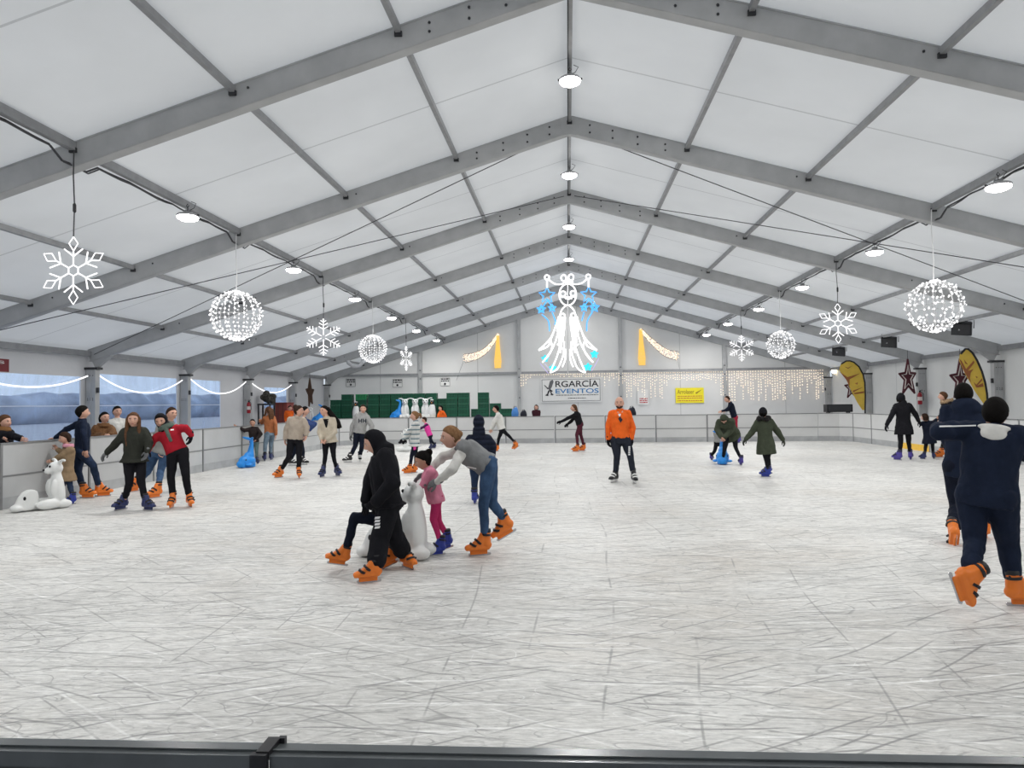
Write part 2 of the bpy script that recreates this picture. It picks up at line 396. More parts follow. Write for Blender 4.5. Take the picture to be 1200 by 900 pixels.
wd = bpy.data.worlds.new('sky'); SC.world = wd; wd.use_nodes = True
nt = wd.node_tree; bg = nt.nodes['Background']; tc = nt.nodes.new('ShaderNodeTexCoord'); sx = nt.nodes.new('ShaderNodeSeparateXYZ')
nt.links.new(tc.outputs['Generated'], sx.inputs[0])
nt.links.new(ramp(nt, sx.outputs[2], [(0., (.80, .90, 1.)), (.25, (.86, .93, 1.)), (1., (.92, .96, 1.))]), bg.inputs[0])
bg.inputs[1].default_value = SKY = .95

# ------------------------------------------------------------------ rink boards
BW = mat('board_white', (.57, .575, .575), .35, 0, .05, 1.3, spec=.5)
BG = mat('board_kick_grey', (.36, .37, .38), .45, 0, .15, 3)
BRAIL = mat('board_rail', (.22, .225, .23), .45, .2, .05)
BYEL = mat('yellow_kick', (.80, .50, .06), .5)
BH = 1.13
BWS = mat('board_white_darker', (.45, .46, .465), .35, 0, .09, 1.1, spec=.5)  # darker white with stronger variation, used along the left side
def board(p0, p1, label, group, cat='rink board', kick=BG, joint=True, mid=True, face=BW):
    p0, p1 = V(p0), V(p1); d = (p1-p0).normalized(); nrm = d.cross(V((0, 0, 1)))
    c = (p0+p1)/2; t = thing('rink_board', label, cat, c, group)
    g = .012
    a, b = p0+d*g, p1-d*g
    m = MB(); m.beam(a+V((0, 0, .64)), b+V((0, 0, .64)), .05, .92); m.build('panel', face, t)
    m = MB(); m.beam(a+V((0, 0, .1)), b+V((0, 0, .1)), .056, .2); m.build('kick_plate', kick, t)
    m = MB(); m.beam(a+V((0, 0, BH-.015)), b+V((0, 0, BH-.015)), .07, .03); m.build('top_rail', BRAIL, t)
    if mid: m = MB(); m.beam(a+V((0, 0, .56)), b+V((0, 0, .56)), .062, .03); m.build('mid_rail', BRAIL, t)
    if joint:
        m = MB(); m.beam(p0+d*.03+V((0, 0, 0)), p0+d*.03+V((0, 0, BH-.03)), .05, .07, nrm); m.build('joint_post', BRAIL, t)
    return t
XL, XR, YE, YN = -9.72, 11.12, 18.8, -8.25
ords = ['first', 'second', 'third', 'fourth', 'fifth', 'sixth', 'seventh', 'eighth', 'ninth', 'tenth', 'eleventh', 'twelfth', 'thirteenth', 'fourteenth']
ys = [-7.2+2.1*i for i in range(13)]
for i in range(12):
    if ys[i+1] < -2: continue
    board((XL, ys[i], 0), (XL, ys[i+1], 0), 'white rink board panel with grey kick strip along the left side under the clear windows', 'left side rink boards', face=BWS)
board((XL, ys[12], 0), (XL+.7, YE, 0), 'short angled white rink board at the far left corner of the ice', None)
xs = [XL+.7+2.08*i for i in range(10)]
xs[-1] = XR-1.15
for i in range(len(xs)-1):
    board((xs[i], YE, 0), (xs[i+1], YE, 0), 'white rink board panel with grey kick strip along the far end of the ice', 'far end rink boards')
arc = [(XR-1.15, YE), (XR-.35, YE-.12), (XR-.0, YE-.6)]
for a, b in zip(arc[:-1], arc[1:]):
    board((*a, 0), (*b, 0), 'short curved grey-white rink board at the far right corner, ' + ('below the black box' if a[1] == YE else 'next to the right side boards'), None, joint=False)
yr = [YE-.6, 16.6, 14.6]
for i in range(2): board((XR, yr[i], 0), (XR, yr[i+1], 0), 'white rink board panel at right, between the far corner and the yellow-footed gate', 'right rink boards before the gate')
board((XR, 14.6, 0), (XR, 12.6, 0), 'plain white rink gate panel with a yellow kick strip behind the black-coated skater', None, 'rink gate', BYEL, mid=False)
yr = [12.6-2.1*i for i in range(8)]
for i in range(7): board((XR, yr[i], 0), (XR, yr[i+1], 0), 'white rink board panel on the right side, nearer than the yellow-footed gate', 'right rink boards past the gate')
# near boards: dark top in front of the viewer
NT = mat('near_rail_top', (.10, .11, .115), .22, .25, .15, 9, spec=.6)
NF = mat('near_board_dark', (.028, .033, .034), .45, 0, .35, 12)
xj = atz(322, 870, 1.115).x
for a, b, lab in ((xj-2.4, xj-.008, 'dark near rink board at the bottom, left of the black joint clamp'), (xj+.008, xj+2.4, 'dark near rink board at the bottom, right of the black joint clamp')):
    t = thing('rink_board', lab, 'rink board', ((a+b)/2, YN, 0), 'near rink boards')
    m = MB(); m.box(((a+b)/2, YN-.02, .55), (b-a, .034, 1.08)); m.build('panel', NF, t)
    m = MB(); m.beam((a, YN-.017, 1.1), (b, YN-.017, 1.1), .044, .026); m.beam((a, YN-.024, 1.114), (b, YN-.024, 1.114), .004, .006); m.build('top_rail', NT, t)
    t.rotation_euler = (0, 0, .022); t.location.y += .022*(t.location.x+1.13)
t = thing('joint_clamp', 'black joint clamp between the two dark boards at the bottom edge', 'clamp', (xj, YN-.02, 0))
m = MB(); m.box((xj-.002, YN-.017, 1.116), (.022, .05, .012)); m.box((xj-.006, YN-.045, 1.05), (.028, .012, .14)); m.box((xj+.012, YN+.008, 1.112), (.012, .01, .02)); m.build('clamp', BLACK, t)
t.rotation_euler = (0, 0, .022); t.location.y += .022*(t.location.x+1.13)
# ================================================================== lamps
HOUS = mat('lamp_housing', (.42, .42, .43), .4, .5, .05)
def make_lamp():
    t = thing('high_bay_lamp', 'lamp', 'lamp')
    m = MB(); m.lathe((0, 0, 0), [(.02, .10), (.07, .10), (.09, .07), (.21, .045), (.235, .02), (.235, -.005), (.2, -.012)], 20); m.build('housing', HOUS, t, True)
    m = MB(); m.lathe((0, 0, 0), [(.2, -.004), (.225, -.014), (.215, -.05), (.14, -.09), (.02, -.105)], 20); m.build('diffuser', LAMP, t, True)
    m = MB()
    for k in range(8): m.box((.055*math.cos(k*PI/4), .055*math.sin(k*PI/4), .11), (.05, .012, .05), Matrix.Rotation(k*PI/4, 3, 'Z'))
    m.build('heat_sink', GREY, t)
    m = MB(); m.tube([(0, 0, .12), (0, 0, .2), (.03, 0, .24), (.0, 0, .28), (-.03, 0, .24), (0, 0, .2)], .01, 5)
    m.build('bracket', DARK, t)
    for sx in (-1, 1): m = MB(); m.box((sx*.24, 0, .02), (.04, .03, .035)); m.build('clip', DARK, t)
    m = MB(); m.tube([(.02, 0, .12), (.12, .05, .2), (.18, .02, .29), (.08, 0, .33)], .008, 5); m.build('cord', CABLE, t)
    return t
LAMPP = 106
lamp0 = make_lamp(); used = False
rows = {'ridge': (0., [(668, 93), (667, 205), (667, 263), (666, 301)]),
        'left': (-PUR[2], [(220, 252), (344, 313), (416, 347), (459, 368), (488, 384)]),
        'right': (PUR[2], [(1170, 215), (1025, 290), (940, 330), (889, 356), (853, 374)])}
for nm, (x, px) in rows.items():
    zs = [aty(px[i][0], px[i][1], 2.5+5*i).z for i in range(len(px))]
    for k in range(-2, 6):
        y = 2.5+5*k; z = min(sum(zs)/len(zs), roofz(x)-.42)
        if k >= 0:
            o = lamp0 if not used else copytree(lamp0); used = True
            xx = x if nm == 'ridge' else (aty(*px[min(k, 4)], y).x if k < len(px) else x)
            o.location = (xx, y, z); o.scale = (.84,)*3
            o['label'] = 'bright white disc lamp under the %s purlin, %s of its row from the viewer' % (nm if nm == 'ridge' else nm+' lit', ords[k]); o['group'] = 'disc lamps under the %s purlin' % nm
        else: xx = x
        l = bpy.data.lights.new('lamp_light', 'AREA'); l.shape = 'DISK'; l.size = .38; l.energy = LAMPP; l.color = (1, .985, .955)
        lo = bpy.data.objects.new('lamp_light', l); COL.objects.link(lo); lo.location = (xx, y, z-.12)
# power cables slung along the lit purlins
for s, side in ((-1, 'left'), (1, 'right')):
    m = MB(); x = s*PUR[2]; pts = []; pts2 = []
    for i in range(0, 141):
        y = -5+i*.25; ph = ((y+5) % 1.25)/1.25; z = roofz(x)-.17-.05*math.sin(PI*ph)*(.5+.5*noise.noise(V((y, s, 0))))
        if abs((y/5)-round(y/5))*5 < .3: z -= .16
        pts.append((x+s*.06, y, z)); pts2.append((x+s*.03, y, z-.03+.03*noise.noise(V((y*1.3, 5, s)))))
    m.tube(pts, .016, 5); m.tube(pts2, .012, 5)
    tag(m.build('power_cable', CABLE), 'bundle of dark power cables strapped along the %s lit roof purlin' % side, 'cable')
# ================================================================== hanging light decorations
WIRE = mat('decor_wire', (.55, .55, .56), .5, .3, 0)
def zig(a, b, n=0):
    return [V(a), V(b)]
def rope(m, pts, r, beads=.05, br=None):
    pts = [V(p) for p in pts]; m.tube(pts, r, 5)
    for a, b in zip(pts[:-1], pts[1:]):
        L = (b-a).length; n = max(1, int(L/beads))
        for i in range(n): m.bead(a+(b-a)*((i+.5)/n), br or r*1.9)
def hang(t, z0, ztop, kind):
    m = MB(); m.tube([(0, 0, z0), (.012, 0, z0+(ztop-z0)*.35), (-.01, .005, z0+(ztop-z0)*.7), (0, 0, ztop)], .01, 5); m.build('cable', CABLE if kind else WCABLE, t)
    if kind: m = MB(); m.lathe((.012, 0, z0+(ztop-z0)*.33), [(.012, -.07), (.024, -.05), (.024, .05), (.012, .07)], 8); m.build('plug', BLACK, t)
def flake_arms(t, R, style, rz):
    for k in range(6):
        a = PI/2 + k*PI/3; d = V((math.cos(a), 0, math.sin(a))); n = V((-math.sin(a), 0, math.cos(a))); m = MB()
        if style == 0:
            rope(m, [d*.16*R, d*.58*R], .010*R*2, .056*R, .026*R)
            for s in (-1, 1): rope(m, [d*.42*R, d*.64*R+n*s*.27*R], .010*R*2, .056*R, .026*R)
            dd = [d*.58*R, d*.8*R+n*.13*R, d*R, d*.8*R-n*.13*R, d*.58*R]; rope(m, dd, .008*R*2, .052*R, .022*R)
            a2 = a+PI/3; rope(m, [d*.16*R, V((math.cos(a2), 0, math.sin(a2)))*.16*R], .009*R*2, .056*R, .022*R)
        else:
            rope(m, [d*.12*R, d*R], .010*R*2, .056*R, .026*R)
            for r0, ln in ((.45, .26), (.66, .24), (.85, .16)):
                for s in (-1, 1): rope(m, [d*r0*R, d*(r0+ln*.6)*R+n*s*ln*R], .010*R*2, .056*R, .026*R)
            m.ell(d*1.0*R, .05*R, None, 6, 4)
        o = m.build('arm', LED, t)
def flake(px, Y, R, style, rz, label, ztop):
    c = aty(*px, Y); t = thing('snowflake_light', label, 'light decoration', c, 'hanging snowflake lights')
    t.location = (0, 0, 0); flake_arms(t, R, style, 0); hang(t, R, ztop-c.z, 1); t.location = c; t.rotation_euler = (0, 0, rz)
def ball(px, Y, R, nmer, label, ztop, dense):
    c = aty(*px, Y); t = thing('ball_light', label, 'light decoration', (0, 0, 0), 'hanging ball lights')
    fr = MB()
    for k in range(nmer//2):
        a = PI*2*k/nmer
        fr.tube([(R*math.cos(a)*math.sin(u*PI/12), R*math.sin(a)*math.sin(u*PI/12), R*math.cos(u*PI/12)) for u in range(24)], .009, 4, True)
    for z in (-.75, 0, .75):
        rr = R*math.sqrt(1-z*z); fr.tube([(rr*math.cos(u*PI/12), rr*math.sin(u*PI/12), z*R) for u in range(24)], .008, 4, True)
    fr.build('frame', WIRE, t)
    lb = MB(); rnd = random.Random(nmer)
    nb = 17 if not dense else 13
    for k in range(nmer):
        a = PI*2*k/nmer
        for i in range(nb):
            u = PI*(i+.5)/nb; j = (.02 if not dense else .07)
            aa = a + rnd.uniform(-j, j)*1.6; uu = u + rnd.uniform(-j, j)
            p = V((math.cos(aa)*math.sin(uu), math.sin(aa)*math.sin(uu), math.cos(uu)))
            lb.bead(p*R*(1+rnd.uniform(-.01, .05)), rnd.uniform(.018, .029)*R/.5)
            if rnd.random() < .6: lb.bead(p*R*(1+rnd.uniform(-.04, .08))+V((rnd.uniform(-.03, .03), 0, rnd.uniform(-.03, .03))), .016*R/.5)
    lb.build('bulbs', LED, t, kind='stuff')
    hang(t, R, ztop-c.z, 0); t.location = c
def rz_(x): return roofz(x)-.16
xq = PUR[2]
flake((86, 317), -.15, .50, 0, .1, 'snowflake light with diamond tips hanging at left, nearest the viewer', rz_(xq))
ball((277, 370), 4.8, .52, 16, 'large ball of white lights hanging at left, in the nearer of the left pair', rz_(xq), False)
flake((379, 395), 9.8, .52, 1, .35, 'branching snowflake light hanging between the two left balls of light', rz_(xq))
ball((437, 409), 14.8, .49, 16, 'smaller looking ball of white lights hanging farther away in the left row', rz_(xq), False)
flake((476, 420), 19.8, .52, 1, 1.25, 'snowflake light seen almost edge-on, farthest in the left row', rz_(xq))
ball((1095, 359), 4.8, .50, 18, 'large ball of white lights hanging at right, nearest of the right row', rz_(xq), True)
flake((982, 379), 9.8, .55, 0, -.1, 'snowflake light with diamond tips hanging at right between the two right balls', rz_(xq))
ball((915, 404), 14.8, .46, 18, 'smaller looking ball of white lights hanging farther away in the right row', rz_(xq), True)
flake((869, 408), 19.8, .53, 1, -.1, 'branching snowflake light hanging farthest in the right row', rz_(xq))

# ---- big lit figure under the ridge
YA = 19.75
def G(pts, o=(620, 310), s=6.663, Y=YA): return [aty(o[0]+x/s, o[1]+y/s, Y) for x, y in pts]
def bez(P, n=10):
    out = []; P = [V((*p, 0)) for p in P]
    for i in range(len(P)-1):
        p0, p1, p2, p3 = P[max(i-1, 0)], P[i], P[i+1], P[min(i+2, len(P)-1)]
        for j in range(n):
            t = j/n; q = .5*((2*p1)+(p2-p0)*t+(2*p0-5*p1+4*p2-p3)*t*t+(3*p1-p0-3*p2+p3)*t**3); out.append((q.x, q.y))
    out.append((P[-1].x, P[-1].y)); return out
def circ(x, y, rx, ry=None, n=20): return [(x+rx*math.cos(2*PI*k/n), y+(ry or rx)*math.sin(2*PI*k/n)) for k in range(n)]
def star(x, y, r, k=.45, rot=0): return [(x+(r if i % 2 == 0 else r*k)*math.sin(PI*i/5+rot), y-(r if i % 2 == 0 else r*k)*math.cos(PI*i/5+rot)) for i in range(10)]
t = thing('bell_shaped_light', 'tall white and blue lit figure with flared skirt hanging under the ridge', 'light decoration', tuple(aty(665, 438, YA)))
def gt(m, pts, r=.03, closed=False): m.tube(G(pts), r, 6, closed)
m = MB(); gt(m, [(300, 55), (303, 845)], .025); gt(m, [(140, 100), (300, 130), (462, 95)], .012); gt(m, [(95, 700), (215, 850), (440, 845), (530, 690)], .008); m.build('frame', WIRE, t)
m = MB()
for c in (circ(270, 105, 20, 24), circ(328, 100, 20, 24), circ(140, 100, 18), circ(462, 95, 18)): gt(m, c, .034, True)
gt(m, bez([(150, 115), (200, 150), (255, 152), (300, 120), (350, 152), (410, 145), (455, 110)]), .034)
gt(m, [(140, 118), (140, 182)], .04); gt(m, [(465, 112), (465, 178)], .04); m.build('garland', LED, t)
m = MB(); gt(m, circ(302, 235, 66, 84, 28), .034, True); gt(m, circ(265, 228, 20), .03, True); gt(m, circ(343, 225, 20), .03, True); gt(m, bez([(242, 253), (302, 253), (366, 250)]), .03); gt(m, [(302, 150), (302, 318)], .02); m.build('head_oval', LED, t)
m = MB()
gt(m, bez([(240, 400), (258, 350), (302, 318), (345, 350), (366, 400)]), .034)
gt(m, circ(262, 402, 18), .034, True); gt(m, circ(345, 398, 18), .034, True); m.build('shoulders', LED, t)
for s in (-1, 1):
    m = MB(); X = lambda x: 302+s*(x-302)
    for P in ([(372, 405), (395, 480), (440, 580), (530, 670)], [(365, 420), (385, 560), (430, 670), (500, 765)], [(348, 420), (350, 560), (380, 700), (440, 845)], [(330, 600), (336, 700), (380, 810), (440, 845)],
              [(440, 580), (425, 640), (445, 700), (500, 765)], [(385, 620), (350, 650), (325, 680)], [(395, 480), (440, 600), (460, 640), (530, 670)], [(320, 660), (322, 740), (345, 800)]): gt(m, bez([(X(x), y) for x, y in P]), .034)
    for x, y1 in ((322, 520), (333, 600), (344, 640), (356, 640), (366, 560), (376, 520), (327, 560), (350, 690), (361, 610)): gt(m, bez([(X(x), 410), (X(x+3), (410+y1)/2), (X(x+9), y1)]), .036)
    m.build('skirt', LED, t)
for c in ((140, 240, 65), (465, 235, 65), (95, 350, 35), (180, 340, 32), (430, 335, 32), (510, 335, 40)):
    m = MB(); gt(m, star(*c), .034, True)
    if c[2] < 60: gt(m, star(c[0], c[1], c[2]*.5), .02, True)
    m.build('blue_star', LEDB, t)
for P in ([(100, 390), (150, 440), (160, 520)], [(180, 370), (205, 440), (200, 470)], [(430, 370), (412, 440)], [(495, 370), (455, 440), (450, 520)], [(110, 330), (145, 285), (175, 325)], [(435, 320), (468, 280), (500, 318)]): m = MB(); gt(m, bez(P), .026); m.build('blue_streamer', LEDB, t)
for c in ((125, 735, 34), (185, 808, 34), (510, 700, 36), (460, 800, 36)):
    m = MB(); P = G(star(c[0], c[1], c[2], .6)); m.prism(P, (0, .06, 0)); m.build('cyan_star', LEDC, t)
m = MB(); gt(m, [(85, 770), (150, 850)], .016); gt(m, [(545, 730), (490, 830)], .016); gt(m, [(120, 770), (170, 840)], .012); m.build('violet_tube', LEDP, t)

# ---- two comet lights on the gable
for nm, o, s, band, tassel in (
    ('left', (530, 380), 15., [(215, 600), (400, 560), (560, 480), (690, 350), (800, 190)], [(800, 200), (800, 770)]),
    ('right', (520, 290), 4., [(1096, 508), (1045, 495), (1000, 462), (960, 425), (925, 386)], [(923, 385), (930, 552)])):
    YC = 30.0; g = lambda pts: [aty(o[0]+x/s, o[1]+y/s, YC) for x, y in pts]
    c = aty(o[0]+band[0][0]/s, o[1]+band[0][1]/s, YC); t = thing('comet_light', 'curved warm white light band with yellow tassel, %s of the lit figure' % nm, 'light decoration', c, 'comet lights on the gable')
    cen = [V(p) for p in g(bez(band, 8))]; n = len(cen); e1, e2 = [], []; mb = MB(); rnd = random.Random(3)
    for i, p in enumerate(cen):
        w = .26*(1-.72*i/(n-1)); d = (cen[min(i+1, n-1)]-cen[max(i-1, 0)]).normalized(); q = V((-d.z, 0, d.x))
        e1.append(p+q*w); e2.append(p-q*w)
        for j in range(7):
            for _ in range(2):
                u = rnd.uniform(-1, 1); mb.bead(p+q*w*u+d*rnd.uniform(-.07, .07), .02)
    m = MB(); m.tube(e1, .012, 4); m.tube(e2, .014, 4); m.tube([e1[0], e2[0]], .012, 4); m.tube([cen[0], V((cen[0].x-(.5 if nm == 'left' else -.15), YC, cen[0].z-1.3))], .008, 4); m.build('frame', DARK, t)
    mb.build('bulbs', LEDW, t, kind='stuff')
    a, b = [V(p) for p in g(tassel)]; m = MB(); k = 9
    for i in range(k):
        u = -1+2*i/(k-1)
        pts = [a.lerp(b, v)+V((u*(.07+.13*(min(v*1.3, 1))**1.5)*(1 if v < .9 else .85), 0, 0)) for v in (0, .2, .4, .6, .8, .93, 1)]; m.tube(pts, .02, 4)
        for j in range(10): m.bead(a.lerp(b, j/10)+V((u*(.07+.13*(j/10)**1.5), 0, 0)), .026)
    m.build('tassel', LEDY, t)
FX0 = aty(640, 450, 30).x
# ---- curtain of warm fairy lights below the gable rail
for i, (x0, x1, lab) in enumerate(((-2.85, 2.85, 'curtain of tiny warm fairy lights over and around the white banner'), (3.06, 8.77, 'curtain of tiny warm fairy lights around the yellow sign'), (8.97, 14.4, 'dense curtain of tiny warm fairy lights at the far right of the gable wall'))):
    rnd = random.Random(i); t = thing('fairy_light_curtain', lab, 'string lights', (x0, 29.93, EV-.12), 'fairy light curtains')
    m = MB(); mb = MB(); m.tube([(x0, 29.93, EV-.1), (x1, 29.93, EV-.1)], .008, 4); x = x0
    while x < x1:
        L = rnd.choice((.5, .8, 1.2, 1.5)) * (1 if i else .55) * (1.15 if i == 2 else 1)
        if (i == 0 and -1.0 < x-FX0 < 3.0): L = .2
        if i == 1 and 5.6 < x < 8.3: L = min(L, .5)
        m.tube([(x, 29.93, EV-.1), (x, 29.93, EV-.1-L)], .0035, 3)
        z = EV-.16
        while z > EV-.1-L: mb.bead((x+rnd.uniform(-.01, .01), 29.915, z), .026 if i == 1 else .03); z -= rnd.uniform(.1, .2)
        x += rnd.uniform(.1, .16)
    m.build('strings', WCABLE, t, kind='stuff'); mb.build('bulbs', LEDW, t, kind='stuff')
# bright warm spot
p = aty(977, 435, 29.4); t = thing('spot_lamp', 'small glaring warm lamp at the top of the far right corner post', 'lamp', p)
m = MB(); m.lathe(p, [(.03, .12), (.1, .08), (.12, -.02)], 12, Matrix.Rotation(-PI/2, 3, 'X')); m.build('housing', DARK, t)
m = MB(); m.ell(p+V((0, -.05, 0)), (.13, .06, .13)); m.build('bulb', emis('warm_spot', (1, .82, .5), 14), t)
# ---- light ropes along the left windows
for i, (a, lo, b, Y0, lab) in enumerate((((-60, 446), (18, 453), (92, 440), 5, 'nearest, left of the first window post'), ((115, 444), (160, 460), (204, 445), 10, 'behind the red jacket skater'), ((224, 451), (248, 461), (282, 447), 15, 'in the third window from the viewer'), ((295, 454), (318, 460), (339, 451), 20, 'above the dark bundle and red stall'))):
    P = [atx(*q, -14.6) for q in (a, lo, b)]; m = MB(); pts = []
    y0, y1 = Y0+.25, Y0+4.75; za, zl, zb = P[0].z, P[1].z, P[2].z; zb = za = max(za, zb)
    for k in range(25): u = k/24; pts.append((-14.6, y0+(y1-y0)*u, zl+(za-zl)*(2*u-1)**2))
    m.tube(pts, .022, 6); tag(m.build('light_rope', LED, smooth=True), 'white glowing light rope sagging across the left windows, '+lab, 'light rope', 'light ropes on the left windows')
# ================================================================== signs on the far gable
PAPER = mat('white_paper', (.78, .78, .77), .6, 0, .02); INK = mat('black_ink', (.02, .02, .025), .6, var=0); BLUEI = mat('blue_ink', (.03, .2, .47), .5, var=0)
REDI = mat('red_ink', (.5, .03, .05), .5, var=0); YEL = mat('yellow_sign', (.85, .74, .03), .5, 0, .03); BROWNI = mat('brown_ink', (.3, .2, .02), .5, var=0)
def plate(t, name, x0, y0, x1, y1, Y, m_, th=.02):
    a, b = aty(x0, y0, Y), aty(x1, y1, Y); c = (a+b)/2; m = MB(); m.box((c.x, Y, c.z), (b.x-a.x, th, a.z-b.z)); return m.build(name, m_, t), a, b
def bars(t, name, rows_, m_, rnd):     # illegibly small writing, one short dash per word
    m = MB()
    for (x0, x1, z, h, Y) in rows_:
        x = x0
        while x < x1:
            w = min(rnd.uniform(.05, .16), x1-x); m.box((x+w/2, Y, z), (w, .006, h)); x += w+.03
    return m.build(name, m_, t)
rnd = random.Random(5)
a, b = aty(633.5, 443.5, 30.05), aty(705, 471, 30.05)
t = thing('banner', 'white banner reading RGARCÍA EVENTOS under the lit figure', 'banner', ((a.x+b.x)/2, 30.05, b.z))
plate(t, 'sheet', 633.5, 443.5, 705, 471, 30.05, PAPER)
m = MB(); W_, H_ = b.x-a.x, a.z-b.z; cx, cz = (a.x+b.x)/2, (a.z+b.z)/2
for dz in (-1, 1): m.box((cx, 30.035, cz+dz*(H_/2-.08)), (W_-.16, .008, .022))
for dx in (-1, 1): m.box((cx+dx*(W_/2-.08), 30.035, cz), (.022, .008, H_-.16))
m.build('border', INK, t)
def bx(u, v): return V((a.x+W_*u, 30.03, a.z-H_*v))   # banner fractions
text('lettering', 'RGARCÍA', INK, t, bx(.245, .37), W_*.71, H_*.32, bold=.012)
text('lettering', 'EVENTOS', BLUEI, t, bx(.245, .63), W_*.71, H_*.19, bold=.012)
bars(t, 'small_print', [(bx(.25, .7).x, bx(.95, .7).x, bx(0, .7).z, .035, 30.03), (bx(.45, .83).x, bx(.75, .83).x, bx(0, .83).z, .035, 30.03)], INK, rnd)
m = MB(); e = lambda pts: m.prism([bx(u, v) for u, v in pts], (0, -.006, 0))   # walking emblem
e([(.12, .42), (.155, .12), (.2, .06), (.215, .14), (.185, .36), (.15, .5)]); m.build('emblem', mat('emblem_grey', (.12, .12, .13), .5, var=0), t)
m = MB(); e([(.05, .27), (.075, .29), (.13, .42), (.12, .46)]); e([(.15, .44), (.2, .52), (.19, .56), (.14, .5)]); e([(.125, .5), (.155, .5), (.12, .68), (.1, .68)]); e([(.15, .5), (.17, .5), (.19, .66), (.17, .67)]); e([(.07, .7), (.1, .65), (.13, .68), (.12, .73)]); e([(.155, .67), (.19, .63), (.215, .68), (.19, .71)]); m.build('emblem_limbs', INK, t)
t_ = thing('sign', 'yellow sign with dark writing on the gable wall, right of the banner', 'sign', tuple(aty(808, 472, 30.05)))
plate(t_, 'panel', 791.5, 454.7, 825, 472, 30.05, YEL); a2, b2 = aty(791.5, 454.7, 30.05), aty(825, 472, 30.05); w2, h2 = b2.x-a2.x, a2.z-b2.z
text('lettering', 'Arrolaser', BROWNI, t_, (a2.x+w2*.06, 30.035, a2.z-h2*.4), w2*.6, h2*.28, bold=.01)
m = MB(); m.prism([(a2.x+w2*.7, 30.03, a2.z-h2*.33), (a2.x+w2*.73, 30.03, a2.z-h2*.42), (a2.x+w2*.95, 30.03, a2.z-h2*.1)], (0, -.005, 0)); m.build('check_mark', BROWNI, t_)
bars(t_, 'small_print', [(a2.x+.1, b2.x-.1, a2.z-h2*f, .035, 30.035) for f in (.55, .68, .85)], REDI, rnd)
t_ = thing('notice', 'white paper notice with red lines of print beside the man in orange', 'notice', tuple(aty(754, 474, 30.05)))
plate(t_, 'sheet', 747, 456.5, 760, 474, 30.05, PAPER); a2, b2 = aty(749.5, 466, 30.05), aty(759, 473, 30.05)
bars(t_, 'print', [(a2.x, b2.x, a2.z-.06-.11*i, .06, 30.035) for i in range(3)], REDI, rnd)
for px, lab in (((411, 448.5), 'leftmost of three small white posters high on the gable above the green crates'), ((465.7, 449), 'middle one of three small white posters high on the gable above the green crates'), ((521.5, 447.5), 'rightmost of three small white posters, just right of a gable post')):
    t_ = thing('poster', lab, 'poster', tuple(aty(px[0], px[1]+5, 30.09)), 'posters above the crates')
    plate(t_, 'sheet', px[0]-5.8, px[1]-4.8, px[0]+5.8, px[1]+4.8, 30.09, PAPER); c = aty(*px, 30.07)
    bars(t_, 'print', [(c.x-.24, c.x+.26, c.z+.17, .07, 30.07), (c.x-.24, c.x+.26, c.z+.05, .07, 30.07)], INK, rnd)
    m = MB(); m.lathe((c.x, 30.075, c.z-.12), [(.0, .012), (.065, .012), (.065, 0)], 14, Matrix.Rotation(PI/2, 3, 'X')); m.build('dot', INK, t_)
    m = MB(); [m.box((c.x+sx*.285, 30.075, c.z), (.015, .006, .46)) for sx in (-1, 1)]; [m.box((c.x, 30.075, c.z+sz*.23), (.57, .006, .015)) for sz in (-1, 1)]; m.build('border', INK, t_)
# red sign over the first left window
RY = mat('dark_red_sign', rgb(110, 18, 30), .5, 0, .05)
pa, pb = atx(12.2, 421, -14.5), atx(12.2, 436, -14.5); zt, zb2 = pa.z, pb.z; yb_ = pa.y; ya_ = yb_-2.3
t_ = thing('sign', 'dark red ticket sign with white letters, cut by the left edge of the photo', 'sign', (-14.55, (ya_+yb_)/2, zb2))
m = MB(); m.box((-14.55, (ya_+yb_)/2, (zt+zb2)/2), (.03, yb_-ya_, zt-zb2)); m.build('panel', RY, t_)
RX = Matrix(((0, 0, 1), (1, 0, 0), (0, 1, 0)))
text('lettering', 'TICKETS', PAPER, t_, (-14.53, ya_+.2, zb2+(zt-zb2)*.62), yb_-ya_-.35, (zt-zb2)*.22, R=RX)
# ================================================================== crates and skating aids behind the far boards
GRN = mat('green_crate', (.008, .10, .052), .5, 0, .12, 5); GRND = mat('crate_recess_shade_green', (.004, .045, .028), .6); GRNL = mat('light_green_crate', (.02, .26, .09), .5, 0, .1, 5)
def make_crate(w=.58, d=.4, h=.29):
    t = thing('crate', 'crate', 'crate', group='green crates behind the far boards'); m = MB()
    m.box((0, 0, .012), (w, d, .024))
    for sy in (-1, 1):
        y = sy*(d/2-.01)
        m.box((0, y, h-.03), (w, .024, .06)); m.box((0, y, .04), (w, .02, .05)); m.box((0, y, h*.5), (w, .016, .03))
        for i in range(9): m.box((-w/2+.03+i*(w-.06)/8, y, h/2), (.022, .018, h-.02))
        m.cur = 1; m.box((0, y-sy*.016, h*.5), (w-.02, .006, h-.03)); m.cur = 0  # infill behind the slats, recess shade put into its darker green
    for sx in (-1, 1):
        x = sx*(w/2-.01); m.box((x, 0, h-.03), (.024, d, .06)); m.box((x, 0, .08), (.02, d, .13)); m.box((x, -d*.33, h/2), (.02, d*.25, h-.02)); m.box((x, d*.33, h/2), (.02, d*.25, h-.02))
    m.build('crate_shell', [GRN, GRND], t)
    m = MB(); [m.tube([(sx*(w/2+.006), -.07, h-.1), (sx*(w/2+.012), 0, h-.1), (sx*(w/2+.006), .07, h-.1)], .012, 5) for sx in (-1, 1)]; m.build('handle', BLACK, t)
    return t
cr0 = make_crate(); crl = None; first = True
YC = 26.2; stacks = []
